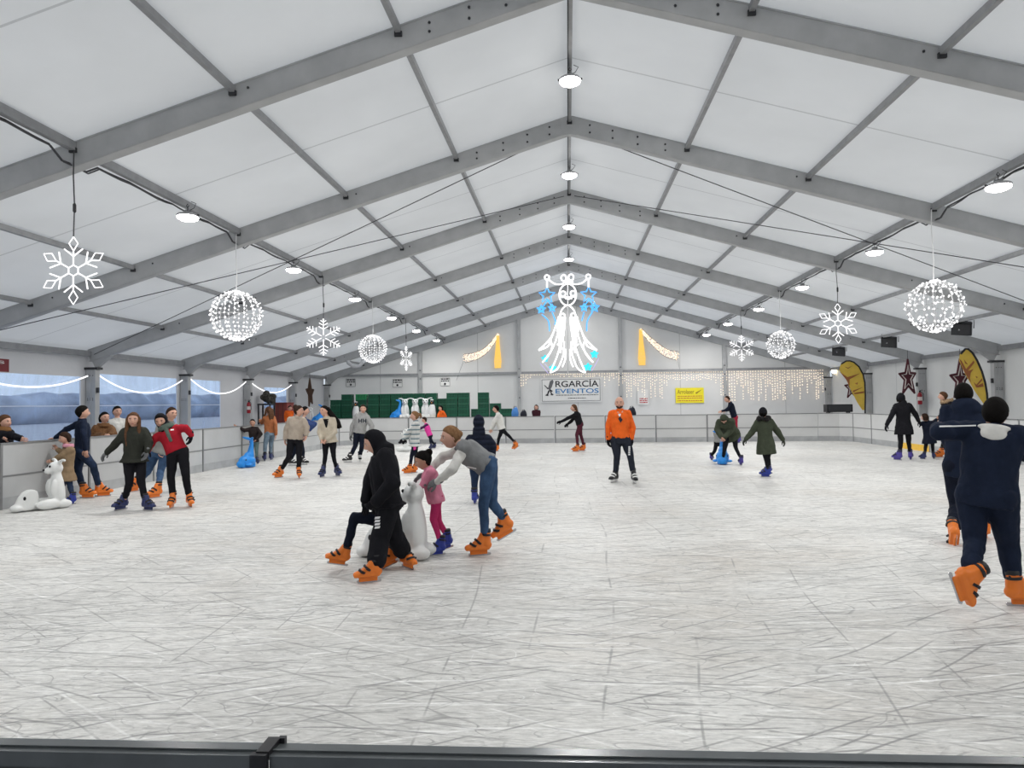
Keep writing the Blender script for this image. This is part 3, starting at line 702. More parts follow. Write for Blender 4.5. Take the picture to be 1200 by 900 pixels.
# (left px, top px)
cols = [(388, 470), (401, 463), (417.5, 463.5), (432, 463), (445.5, 463), (459, 462.5), (472.5, 462), (486, 462), (499.5, 462), (510, 467.5), (523.5, 462), (537, 462), (551.5, 480), (560, 462), (574, 474), (587, 480)]
wpx = 785/(YC+9.4)
for i, (lx, ty) in enumerate(cols):
    c = aty(lx+6.6, ty, YC); n_ = max(3, round((c.z+.05)/.29)); yj = YC + (0 if i not in (9, 12) else .25)
    for j in range(n_):
        if j < 2 and False: continue
        o = cr0 if first else copytree(cr0); first = False
        o.location = (c.x, yj+random.uniform(-.02, .02), -.06+j*.292); o.rotation_euler = (0, 0, random.uniform(-.02, .02))
        o['label'] = 'green slatted crate, %s from the top of the %s stack from the left' % (ords[n_-1-j], ords[i] if i < 14 else ('fifteenth', 'sixteenth')[i-14])
    if i == 2:
        mm = [ch for ch in o.children if 'shell' in ch.name][0]; mm.data = mm.data.copy(); mm.data.materials[0] = GRNL
        o['label'] = 'brighter green slatted crate on top of the third stack from the left'
def fused(name, mb, m_, parent, vox=.02, sm=4, wr=0.):
    o = mb.build(name, m_, None); md = o.modifiers.new('r', 'REMESH'); md.mode = 'VOXEL'; md.voxel_size = vox
    s_ = o.modifiers.new('s', 'SMOOTH'); s_.iterations = sm; s_.factor = .5
    dg = bpy.context.evaluated_depsgraph_get(); me = bpy.data.meshes.new_from_object(o.evaluated_get(dg))
    if wr:   # soft folds of the cloth
        nr = [v.normal.copy() for v in me.vertices]
        for v, n_ in zip(me.vertices, nr):
            p = v.co; q = abs(noise.noise(V((p.x*9, p.y*9, p.z*5+p.x*6))))*1.5 - .4 + .6*noise.noise(V((p.x*19+3, p.y*19, p.z*13)))
            v.co = p + n_*q*wr
    old = o.data; o.modifiers.clear(); o.data = me; bpy.data.meshes.remove(old)
    me.polygons.foreach_set('use_smooth', [True]*len(me.polygons))
    me.name = name
    if parent:
        off = wloc(parent); me.transform(Matrix.Translation(-off)); o.parent = parent
    return o
BEARW = mat('moulded_white_plastic', (.74, .75, .74), .4, 0, .04, 3); WHALE = mat('moulded_blue_plastic', rgb(40, 140, 225), .35, 0, .06, 3)
def make_bear(seat=True):
    t = thing('skating_aid', 'bear', 'skating aid'); m = MB()
    m.loft([[V((rx*math.cos(2*PI*i/18)-.03+.02*z, ry*math.sin(2*PI*i/18), z)) for i in range(18)] for rx, ry, z in ((.1, .15, .08), (.13, .18, .2), (.125, .18, .36), (.105, .155, .5), (.08, .12, .6), (.07, .1, .66))])
    m.ell((.0, 0, .735), (.125, .135, .125)); m.ell((.105, 0, .695), (.085, .07, .06))
    m.box((.0, 0, .08), (.3, .26, .14)); m.ell((.09, .0, .38), (.04, .03, .17))
    for s in (-1, 1): m.ell((.16, s*.15, .1), (.2, .08, .1)); m.ell((-.1, s*.12, .08), (.14, .08, .08)); m.ell((.06, s*.12, .38), (.06, .05, .16)); m.ell((-.04, s*.105, .845), (.035, .045, .045))
    if seat:
        m.box((.3, 0, .07), (.4, .14, .1)); m.loft([[V((.42+dx+lx*math.cos(2*PI*i/16), .105*math.sin(2*PI*i/16), z)) for i in range(16)] for dx, lx, z in ((.03, .2, .03), (.02, .19, .14), (.0, .16, .26), (-.02, .12, .34), (-.03, .05, .38))]); m.ell((.6, 0, .07), (.1, .13, .07))
    b = fused('body', m, BEARW, t, .016, 5)
    for s in (-1, 1):
        m = MB(); m.tube([(-.04, s*.08, .82), (-.045, s*.14, .87), (-.05, s*.21, .885), (-.05, s*.28, .88)], [.028, .026, .024, .024], 8); m.build('handle', BEARW, t, True)
        m = MB(); m.ell((.108, s*.058, .775), (.018, .02, .022)); m.build('eye', BLACK, t, True)
        m = MB(); m.ell((.5, s*.088, .24), (.022, .02, .034)) if seat else m.ell((.0, s*.12, .86), (.02, .02, .02)); m.build('hole' if seat else 'ear_tip', BLACK if seat else BEARW, t, True)
    m = MB(); m.ell((.185, 0, .71), (.02, .025, .02)); m.build('nose', BLACK, t, True)
    return t
def make_whale():
    t = thing('skating_aid', 'whale', 'skating aid'); m = MB()
    m.ell((.05, 0, .2), (.3, .19, .2)); m.box((.05, 0, .09), (.46, .26, .16)); m.ell((-.02, 0, .34), (.17, .13, .16)); m.ell((.27, 0, .12), (.14, .13, .12))
    m.tube([(-.06, 0, .36), (-.09, 0, .55), (-.12, 0, .72), (-.12, 0, .84), (-.1, 0, .89)], [.13, .085, .06, .055, .05], 10)
    for s in (-1, 1): m.tube([(-.1, 0, .87), (-.06, s*.1, .905), (-.0, s*.2, .93), (.03, s*.26, .95)], [.05, .045, .035, .018], 8); m.ell((.12, s*.2, .1), (.12, .08, .04))
    fused('body', m, WHALE, t, .015, 5)
    for s in (-1, 1): m = MB(); m.ell((.2, s*.155, .25), (.022, .015, .022)); m.build('eye', BLACK, t, True)
    m = MB(); m.tube([(.3, -.1, .19), (.36, 0, .17), (.3, .1, .19)], .01, 5); m.build('mouth', BLACK, t, True)
    return t
def make_penguin():
    t = thing('skating_aid', 'penguin', 'skating aid'); m = MB()
    m.lathe((0, 0, 0), [(.1, .0), (.17, .04), (.2, .25), (.19, .45), (.14, .64), (.09, .72)], 16); m.ell((.08, .1, .03), (.12, .07, .03)); m.ell((.08, -.1, .03), (.12, .07, .03)); fused('body', m, BEARW, t, .016, 4)
    m = MB(); m.ell((0, 0, .82), (.115, .11, .125)); m.lathe((0, 0, 0), [(.095, .7), (.1, .74)], 12); fused('head', m, BLACK, t, .012, 3)
    m = MB(); m.ell((-.0, 0, .93), (.09, .09, .03)); m.build('crown_patch', BEARW, t, True)
    m = MB(); m.lathe((.1, 0, .8), [(.032, 0), (.02, .05), (.004, .1)], 8, Matrix.Rotation(PI/2, 3, 'Y')); m.build('beak', mat('beak_orange', (.7, .25, .02), .5), t, True)
    for s in (-1, 1):
        m = MB(); m.ell((0, s*.2, .42), (.07, .03, .22), Matrix.Rotation(s*.12, 3, 'X')); m.build('wing', BLACK, t, True)
        m = MB(); m.ell((.1, s*.05, .85), (.012, .014, .014)); m.build('eye', BEARW, t, True)
    return t
def put(o, loc, rz, s=1., label=None, group=None):
    o.location = loc; o.rotation_euler = (0, 0, rz); o.scale = (s, s, s)
    if label: o['label'] = label
    if group: o['group'] = group
bear = make_bear(); whale = make_whale(); peng = make_penguin(); bear2 = make_bear(False)
p = atz(62, 596); put(bear, (p.x, p.y+.05, 0), PI+1.0, .93, 'white bear skating aid beside the left boards, held by the child in tan')
o = copytree(bear); p = atz(484, 655); put(o, (p.x-.0, p.y+.05, 0), PI-.1, .96, 'white bear skating aid being pushed by the woman in the grey vest')
o = copytree(bear2); p = atz(475, 529); put(o, (p.x, p.y, 0), PI, .9, 'white skating aid standing on the ice far off, left of the striped sweater girl')
p = atz(287, 548); put(whale, (p.x+.05, p.y+.1, 0), PI+1.1, .88, 'bright blue whale skating aid held by the small child at the left boards')
o = copytree(whale); p = atz(848, 544); put(o, (p.x, p.y+.1, 0), -PI/2-.3, .92, 'blue whale skating aid in front of the bending skater in a green parka')
# low stand that carries the spare aids (its top shows nothing over the boards)
STZ = .93
LUM = mat('raw_timber', (.42, .3, .17), .7, 0, .15, 4)
xa, xb = aty(410, 480, 25.2).x, aty(512, 480, 25.2).x
t_ = thing('timber_stand', 'timber stand behind the far boards carrying the row of spare skating aids', 'stand', ((xa+xb)/2, 25.2, -.06))
m = MB(); m.box(((xa+xb)/2, 25.2, STZ-.03), (xb-xa+.6, .9, .05)); m.build('top', LUM, t_)
for x in (xa-.2, (xa+xb)/2, xb+.2):
    for y in (24.85, 25.55): m = MB(); m.box((x, y, STZ/2-.06), (.08, .08, STZ)); m.build('leg', LUM, t_)
def spare(kind, px, top, rz, label):
    src, h = {'b': (bear2, .9), 'w': (whale, .95), 'p': (peng, .96)}[kind]
    q = aty(px, top, 25.2); o = src if (kind in 'p' and 'placed' not in src) or (kind == 'b' and 'placed' not in src) else copytree(src)
    if 'placed' in o: del o['placed']
    s = (q.z-STZ)/h; put(o, (q.x, 25.2, STZ), rz, s, label)
    return o
FC = -PI/2
spare('w', 466, 468.5, PI, 'blue whale skating aid standing in the row above the far boards')
b1 = spare('b', 474.5, 466.5, FC+.1, 'white bear skating aid beside the blue whale in the row behind the far boards')
def spare2(src, h, px, top, label, rz=FC):
    q = aty(px, top, 25.2); o = copytree(src); put(o, (q.x, 25.2, STZ), rz, (q.z-STZ)/h, label)
spare2(bear2, .9, 486.5, 466.3, 'middle white bear skating aid of the three behind the far boards')
spare2(bear2, .9, 498.5, 466, 'white bear skating aid next to the penguin in the row behind the far boards')
spare('p', 506.3, 468, FC, 'black headed penguin skating aid at the right end of the far row')
spare2(peng, .96, 417.3, 470.5, 'black headed penguin skating aid behind the man in the grey hoodie', FC)
q = aty(374, 474, 23.5); o = copytree(whale); put(o, (q.x, 23.5, q.z-.95), PI+.4, 1., 'blue whale skating aid stored behind the far left corner boards')
q2 = aty(364, 476, 23.6); o = copytree(bear2); put(o, (q2.x, 23.6, q.z-.95), FC, .95, 'white bear skating aid stored behind the far left corner boards')
m = MB(); m.box(((q.x+q2.x)/2, 23.55, (q.z-1.0)/2-.03), (1.5, .8, q.z-.9-.0)); 
t_ = tag(m.build('wooden_box', LUM), 'wooden box behind the far left corner boards carrying two skating aids', 'box')
# ================================================================== other objects round the rink
# speakers under the right rafters
for px, k, lab in (((1128, 384), 4, 'black speaker under the right roof, nearest of three'), ((1043, 400), 5, 'black speaker under the right roof, middle one of three'), ((984, 411), 6, 'black speaker under the right roof, farthest of three')):
    Y = 5*(k-1)-1.9; c = aty(*px, Y); t_ = thing('speaker', lab, 'speaker', c, 'speakers under the right rafters')
    Rm = Matrix.Rotation(.35, 3, 'X') @ Matrix.Rotation(-.5, 3, 'Z') @ Matrix.Rotation(.12, 3, 'Y')
    Rm = Matrix.Rotation(-.75, 3, 'Z') @ Matrix.Rotation(.4, 3, 'X') @ Matrix.Rotation(.15, 3, 'Y')
    q = lambda x, y, z: c + Rm @ V((x, y, z))
    m = MB(); m.loft([[q(-.27, -.2, -.19), q(.27, -.2, -.19), q(.27, -.2, .19), q(-.27, -.2, .19)], [q(-.28, -.1, -.21), q(.28, -.1, -.21), q(.28, -.1, .21), q(-.28, -.1, .21)], [q(-.17, .26, -.12), q(.17, .26, -.12), q(.17, .26, .14), q(-.17, .26, .14)]]); m.build('cabinet', BLACK, t_)
    m = MB(); m.box(q(0, -.205, 0), (.5, .012, .34), Rm); m.build('grille', DARK, t_)
    m = MB(); m.ell(q(-.05, -.215, 0), (.025, .01, .025), Rm, 8, 6); m.build('badge', STEEL, t_)
    m = MB(); m.tube([q(-.3, .0, .0), q(-.3, 0, .3), q(.3, 0, .3), q(.3, 0, .0)], .015, 5); m.build('yoke', DARK, t_)
    m = MB(); m.tube([q(0, 0, .29), V((c.x, c.y, roofz(c.x)-.08))], .02, 6); m.build('hanger_pole', DARK, t_)
    m = MB(); m.box((c.x, c.y, roofz(c.x)-.07), (.3, .06, .05)); m.build('clamp', DARK, t_)
# lit-up style stars, unlit, on the right wall and the left wall
STAR_D = mat('star_dark_red', rgb(82, 30, 42), .5, 0, .1); STAR_W = mat('star_rope_white', (.7, .62, .6), .5, var=0); STAR_B = mat('star_brown', rgb(95, 72, 58), .5)
def bigstar(o, s, pts, ctr, Y, lab, md, rot=0, rope_=True):
    P = [aty(o[0]+x/s, o[1]+y/s, Y) for x, y in pts]; c = aty(o[0]+ctr[0]/s, o[1]+ctr[1]/s, Y)
    base = V((c.x, Y, min(p.z for p in P))); t_ = thing('star_ornament', lab, 'star ornament', base, 'unlit star ornaments')
    m = MB(); n_ = len(P)
    for i in range(n_): m.beam(P[i], P[(i+1) % n_], .05, .05, V((0, 1, 0)))
    m.prism([c+(p-c)*.55 for p in P], (0, .03, 0)); 
    m.prism([c+(p-c)*.97+V((0, .03, 0)) for p in P], (0, .02, 0)); m.build('frame', md, t_)
    if rope_: m = MB(); m.tube([c+(p-c)*.68+V((0, -.03, 0)) for p in P], .022, 5, True); m.build('light_tube', STAR_W, t_)
    m = MB(); tp = max(P, key=lambda p: p.z); m.tube([tp, tp+V((0, 0, .35))], .01, 4); m.build('hanger', CABLE, t_)
    if rot:
        for ch in t_.children: ch.data.transform(Matrix.Rotation(rot, 4, 'Z'))
SP = [(218, 190), (243, 335), (305, 342), (262, 415), (295, 565), (225, 485), (165, 568), (185, 420), (122, 348), (193, 335)]
bigstar((1040, 400), 9.23, SP, (218, 400), 19.2, 'dark red star with white outline above the black-coated skater', STAR_D)
bigstar((1040, 400), 9.23, [(x*1.12+538, y*1.12-25) for x, y in SP], (778, 410), 15.9, 'dark red star with white outline half behind the nearer feather flag', STAR_D)
bigstar((960, 410), 11.26, [(x*.9+225, y*.75+205) for x, y in SP], (430, 505), 25.5, 'dark red star mostly hidden behind the farther feather flag', STAR_D)
bigstar((280, 440), 10., [(830, 30), (850, 160), (878, 165), (855, 230), (862, 335), (838, 290), (820, 375), (815, 230), (785, 160), (812, 155)], (832, 200), 26.5, 'brown spiked star seen from the side on the far left wall', STAR_B, 0, False)
# feather flags
FLY = mat('flag_yellow', rgb(222, 188, 78), .6, 0, .12, 3); FLB = mat('flag_brown', rgb(158, 96, 56), .6, 0, .1); FLK = mat('flag_black', (.015, .015, .02), .6)
def flag(o, s, left, right, swirls, Y, lab):
    g = lambda p: aty(o[0]+p[0]/s, o[1]+p[1]/s, Y)
    bot = g(right[-1]); t_ = thing('feather_flag', lab, 'flag', (bot.x, Y, -.06), 'feather flags')
    L_ = [g(p) for p in left]; R_ = [g(p) for p in right]
    m = MB(); m.prism(L_ + R_[::-1][::1], (0, .012, 0)); m.build('cloth', FLY, t_)
    m = MB(); m.tube([p+V((.02, 0, .01)) for p in ([L_[1], L_[0]] if len(left) > 1 else [])+R_] + [V((bot.x, Y, -.06))], [.035]*(len(R_)+3), 6); m.build('pole', FLK, t_)
    for sw in swirls:
        m = MB(); m.prism([g(p)+V((0, -.008, 0)) for p in sw], (0, .006, 0)); m.build('printed_swirl', FLB, t_)
    m = MB(); m.box((bot.x, Y, -.03), (.6, .6, .05)); m.build('base', FLK, t_)
flag((1040, 400), 9.23, [(835, 85), (785, 140), (775, 200), (830, 330), (940, 530), (1050, 690)], [(870, 88), (915, 130), (965, 215), (1015, 330), (1050, 450), (1070, 570), (1078, 690)],
     [[(775, 190), (800, 210), (850, 300), (930, 210), (940, 230), (870, 320), (930, 300), (900, 340), (890, 400), (905, 450), (830, 330)], [(930, 440), (960, 470), (1020, 400), (1025, 420), (970, 480), (1030, 450), (1040, 490), (960, 500)], [(825, 190), (840, 240), (870, 250), (840, 215)], [(950, 375), (965, 400), (975, 385)]], 13.4, 'tall yellow and brown feather flag with black edge, nearer of two at right')
flag((960, 410), 11.26, [(350, 150), (285, 190), (263, 262), (360, 400), (430, 550), (500, 690), (570, 795)], [(400, 148), (450, 165), (520, 225), (575, 330), (597, 440), (603, 600), (600, 795)],
     [[(265, 280), (300, 310), (370, 360), (470, 330), (540, 310), (400, 390), (400, 480), (360, 400)], [(440, 540), (580, 490), (450, 560)], [(450, 570), (595, 545), (590, 570), (470, 585)], [(330, 220), (380, 235), (440, 210), (380, 250)], [(470, 440), (500, 460), (510, 430)]], 22.6, 'yellow feather flag with black edge beside the black box, farther of two at right')
# black box on the far right corner
a_, b_ = aty(967, 474, 19.6), aty(997, 481.5, 19.6); t_ = thing('black_box', 'long flat black box standing above the far right corner of the boards', 'box', ((a_.x+b_.x)/2, 19.6, -.06))
m = MB(); m.box(((a_.x+b_.x)/2, 19.6, a_.z-.16), (b_.x-a_.x, .4, .32)); m.build('case', BLACK, t_)
m = MB(); m.box(((a_.x+b_.x)/2, 19.39, a_.z-.16), (b_.x-a_.x-.1, .01, .24)); m.build('front_panel', DARK, t_)
for sx in (-1, 1): m = MB(); m.box(((a_.x+b_.x)/2+sx*.4, 19.6, (a_.z-.32)/2-.03), (.06, .3, a_.z-.32+.06)); m.build('leg', DARK, t_)
# fire extinguishers on posts
REDX = mat('extinguisher_red', rgb(150, 30, 42), .35, 0, .05)
for px, X, lab in (((291.5, 477), -W2+.3, 'red fire extinguisher on the left post behind the child with the blue whale'), ((1078, 466), W2-.3, 'red fire extinguisher on the right post beside the dark red star')):
    c = aty(*px, 19.75); z0 = c.z-.28; t_ = thing('fire_extinguisher', lab, 'fire extinguisher', (c.x, 19.75, z0), 'fire extinguishers')
    m = MB(); m.lathe((c.x, 19.75, z0), [(.07, 0), (.085, .02), (.085, .40), (.06, .47), (.03, .5)], 14); m.build('cylinder', REDX, t_, True)
    m = MB(); m.box((c.x, 19.75, z0+.53), (.05, .04, .06)); m.beam((c.x-.02, 19.75, z0+.56), (c.x+.1, 19.75, z0+.6), .02, .02); m.build('valve', BLACK, t_)
    m = MB(); m.tube([(c.x+.03, 19.75, z0+.53), (c.x+.12, 19.72, z0+.45), (c.x+.12, 19.72, z0+.15)], .014, 6); m.build('hose', BLACK, t_)
    m = MB(); m.lathe((c.x, 19.75, z0), [(.0855, .16), (.0875, .17), (.0875, .3), (.0855, .31)], 14); m.build('sticker', STAR_W, t_)
    m = MB(); m.box((c.x, 19.85, z0+.3), (.1, .06, .2)); m.build('wall_bracket', DARK, t_)
# red stall, dark bundle on a stand, open doorway frame (far left)
REDB = mat('red_stall', rgb(140, 72, 66), .6, 0, .12, 2)
a_, b_ = aty(321, 472.5, 22.2), aty(336.5, 494.5, 22.2)
t_ = thing('stall', 'dull red stall behind the left boards under the light rope', 'stall', ((a_.x+b_.x)/2, 22.6, -.06))
m = MB(); m.box(((a_.x+b_.x)/2, 22.6, a_.z/2-.03), (b_.x-a_.x, .8, a_.z+.06)); m.build('body', REDB, t_)
m = MB(); m.box(((a_.x+b_.x)/2, 22.55, a_.z+.015), (b_.x-a_.x+.06, .95, .03)); m.build('counter_top', REDB, t_)
for f in (.33, .67): m = MB(); m.box((a_.x+(b_.x-a_.x)*f, 22.195, a_.z/2), (.015, .012, a_.z)); m.build('panel_joint', DARK, t_)
CAMO = mat('dark_bundle', (.05, .048, .04), .9, 0, .8, 14, .6, 30)
a_, b_ = aty(301.5, 474, 21.), aty(317, 494, 21.); g0 = -.06
t_ = thing('rack', 'dark metal stand behind the left boards below the dark bundle', 'rack', ((a_.x+b_.x)/2, 21.3, g0))
for x in (a_.x+.04, b_.x-.04):
    for y in (21.04, 21.5): m = MB(); m.box((x, y, a_.z/2-.03), (.06, .06, a_.z+.06)); m.build('leg', DARK, t_)
m = MB(); m.box(((a_.x+b_.x)/2, 21.27, a_.z), (b_.x-a_.x, .54, .08)); m.build('top', DARK, t_)
m = MB(); m.box(((a_.x+b_.x)/2, 21.27, .9), (b_.x-a_.x, .5, .04)); m.build('shelf', DARK, t_)
a2, b2 = aty(303, 456, 21.), aty(319.5, 473.5, 21.); m = MB(); rnd = random.Random(2); c = (a2+b2)/2
for i in range(16): m.ell((rnd.uniform(a2.x+.14, b2.x-.14), 21.27+rnd.uniform(-.12, .12), a_.z+.14+rnd.uniform(0, a2.z-a_.z-.3)), (rnd.uniform(.12, .2), .17, rnd.uniform(.12, .2)))
t_ = fused('bundle', m, CAMO, None, .025, 2); tag(t_, 'dark mottled bundle piled on the metal stand at far left', 'bundle')
# white duct loop under the far left roof
p0, p1, p2, p3 = aty(408, 425, 24.6), aty(414, 429.5, 24.6), aty(421, 429, 24.6), aty(425, 424.5, 24.6)
m = MB(); m.tube([p0+V((0, 0, .12)), p0, p1, p2, p3, p3+V((0, 0, .15))], .1, 10); tag(m.build('air_duct', mat('duct_grey', (.5, .51, .53), .5), smooth=True), 'short pale duct looping below the far left roof slope', 'duct')
# bags on the far boards
NAVY = mat('navy_cloth', (.012, .014, .024), .85); BLUEB = mat('blue_bag', rgb(70, 130, 200), .6)
def bag(px, w, h, m_, lab, name, Y=19.3):
    c = aty(*px, Y); h += .2; c.z -= .1; t_ = thing(name, lab, 'bag', (c.x, Y, c.z-h/2)); m = MB(); m.ell(c, (w/2, .18, h/2)); m.box(c+V((0, 0, -h*.2)), (w*.85, .28, h*.55)); m.ell(c+V((w*.12, 0, h*.2)), (w*.3, .15, h*.38))
    fused('body', m, m_, t_, .02, 3)
    m = MB(); m.tube([c+V((-w*.25, 0, h*.3)), c+V((-w*.1, 0, h*.62)), c+V((w*.15, 0, h*.62)), c+V((w*.3, 0, h*.3))], .015, 5); m.build('strap', BLACK, t_)
    m = MB(); m.box((c.x, Y, (c.z-h/2)/2-.03), (w*.9, .4, c.z-h/2+.06)); tag(m.build('bench_box', LUM), 'plain wooden box behind the far boards carrying the %s' % lab.split(' lying')[0].split(' standing')[0], 'box')
bag((603.5, 482), .32, .3, BLUEB, 'blue bag standing just above the far boards right of the crates', 'bag')
bag((613.5, 483.5), .3, .16, NAVY, 'small dark bag lying above the far boards beside the blue bag', 'bag')
bag((740, 482), .4, .3, NAVY, 'black bag lying above the far boards behind the man in orange', 'bag')
# ================================================================== people
def ddir(a): a = math.radians(a); return V((math.sin(a), -math.cos(a), 0))
SKIN = mat('skin', (.60, .34, .25), .5, 0, .05, 10); SKIN2 = mat('skin_tan', (.50, .27, .185), .5, 0, .05, 10)
LIP = mat('lips', (.36, .09, .09), .45, var=0); EYEW = mat('eye_white', (.75, .74, .72), .3, var=0); EYED = mat('eye_dark', (.03, .02, .015), .3, var=0)
def hairmat(n, c): 
    m = mat(n, c, .75, 0, .25, 30, .3, 90, spec=.06); return m
HBLK = hairmat('black_hair', (.008, .007, .0065)); HBRN = hairmat('dark_brown_hair', (.035, .02, .014)); HMID = hairmat('brown_hair', (.10, .05, .028)); HAUB = hairmat('light_brown_hair', (.22, .12, .06)); HGRY = hairmat('grey_beard', (.06, .05, .045))
def cloth(n, c, bump=.6, var=.12, sc=14, rough=.85): return mat(n, c, rough, 0, var, 9, bump, sc, spec=.12)
def denim(n, c): return mat(n, c, .85, 0, .35, 7, .3, 25, spec=.12)
def banded(n, cols, freq, bump=0., rough=.8):
    m = cloth(n, cols[0]); nt = m.node_tree; b = nt.nodes['Principled BSDF']; tc = nt.nodes.new('ShaderNodeTexCoord'); sx = nt.nodes.new('ShaderNodeSeparateXYZ')
    nt.links.new(tc.outputs['Object'], sx.inputs[0]); mu = nt.nodes.new('ShaderNodeMath'); mu.operation = 'MULTIPLY'; mu.inputs[1].default_value = freq
    nt.links.new(sx.outputs[2], mu.inputs[0])
    if bump:
        s = nt.nodes.new('ShaderNodeMath'); s.operation = 'SINE'; nt.links.new(mu.outputs[0], s.inputs[0])
        a = nt.nodes.new('ShaderNodeMath'); a.operation = 'ABSOLUTE'; nt.links.new(s.outputs[0], a.inputs[0])
        bp = nt.nodes.new('ShaderNodeBump'); bp.inputs['Strength'].default_value = bump; bp.inputs['Distance'].default_value = .03
        nt.links.new(a.outputs[0], bp.inputs['Height']); nt.links.new(bp.outputs['Normal'], b.inputs['Normal'])
    else:
        f = nt.nodes.new('ShaderNodeMath'); f.operation = 'FRACT'; nt.links.new(mu.outputs[0], f.inputs[0])
        r = nt.nodes.new('ShaderNodeValToRGB'); r.color_ramp.interpolation = 'CONSTANT'; e = r.color_ramp.elements
        n_ = len(cols)
        while len(e) < n_: e.new(.5)
        for i, c in enumerate(cols): e[i].position = i/n_; e[i].color = (*c, 1)
        nt.links.new(f.outputs[0], r.inputs['Fac']); nt.links.new(r.outputs['Color'], b.inputs['Base Color'])
    return m
def sst(a, b, x): t = max(0, min(1, (x-a)/(b-a))); return t*t*(3-2*t)
def head_pt(n):
    x, y, z = n.x*.355, n.y*(.42 if n.y < 0 else .45), n.z*.5
    if z < 0:
        u = -z/.5; x *= 1-.32*u**1.7
        y *= (1-.5*u**1.2) if y > 0 else (1-.10*u*u)
    if n.y < 0:
        w = sst(0, .35, -n.y); g = lambda a, b, c, d: math.exp(-((x-a)/b)**2-((z-c)/d)**2)
        y -= w*(.10*g(0, .05, -.11, .07) + .05*g(0, .035, -.02, .09) + .016*g(0, .2, .1, .04) + .03*g(0, .09, -.265, .04) + .045*g(0, .11, -.43, .06))
        for s in (-1, 1): y += w*(.035*g(s*.14, .07, .015, .045) - .018*g(s*.2, .08, -.1, .08))
    return V((x, y, z))
NU, NV = 44, 30
DIRS = [[V((math.sin(PI*(i+.5)/NV)*math.sin(2*PI*k/NU), -math.sin(PI*(i+.5)/NV)*math.cos(2*PI*k/NU), math.cos(PI*(i+.5)/NV))) for k in range(NU)] for i in range(NV)]
HEADG = [[head_pt(n) for n in r] for r in DIRS]
def limb(m, pts, rad, seg=10):
    for i in range(len(pts)-1):
        a, b = V(pts[i]), V(pts[i+1]); n = 4
        m.tube([a.lerp(b, j/n) for j in range(n+1)], [rad[i]+(rad[i+1]-rad[i])*j/n for j in range(n+1)], seg)
    for p, r in zip(pts, rad): m.ell(p, (r, r, r), None, 10, 8)
def hand(m, w, d, pn, k, curl=.35, thick=1., flip=1):
    d = d.normalized(); pn = (pn - d*pn.dot(d)).normalized(); sd = d.cross(pn)*flip; q = thick
    R = Matrix((sd, pn, d)).transposed()
    m.ell(w+d*.045*k, (.041*k*q, .017*k*q, .055*k), R, 10, 8); m.ell(w+d*.01*k, (.028*k*q, .02*k*q, .04*k), R, 8, 6)
    for i, (o, L) in enumerate(((-.03, .066), (-.01, .077), (.011, .071), (.03, .054))):
        p = w+d*(.088-.004*abs(i-1.3))*k+sd*o*k; pts = [p]; dd = d.copy(); 
        for j, f in enumerate((.45, .32, .23)):
            a = curl*(1+.5*j); dd = (dd*math.cos(a)+pn*math.sin(a)).normalized(); p = p+dd*L*f*k*1.15; pts.append(p)
        r = .0088*k*q; m.tube(pts, [r*1.05, r, r*.92, r*.8], 7); m.ell(pts[-1], r*.8, None, 6, 5); m.ell(pts[1], r, None, 6, 5)
    b = w+d*.022*k-sd*.03*k; p1 = b-sd*.03*k+d*.022*k+pn*.012*k; p2 = p1+(d*.9-sd*.25+pn*.35)*.03*k; p3 = p2+(d+pn*.4)*.022*k
    r = .0105*k*q; m.tube([b, p1, p2, p3], [r*1.2, r*1.05, r*.95, r*.75], 7); m.ell(p3, r*.75, None, 6, 5)
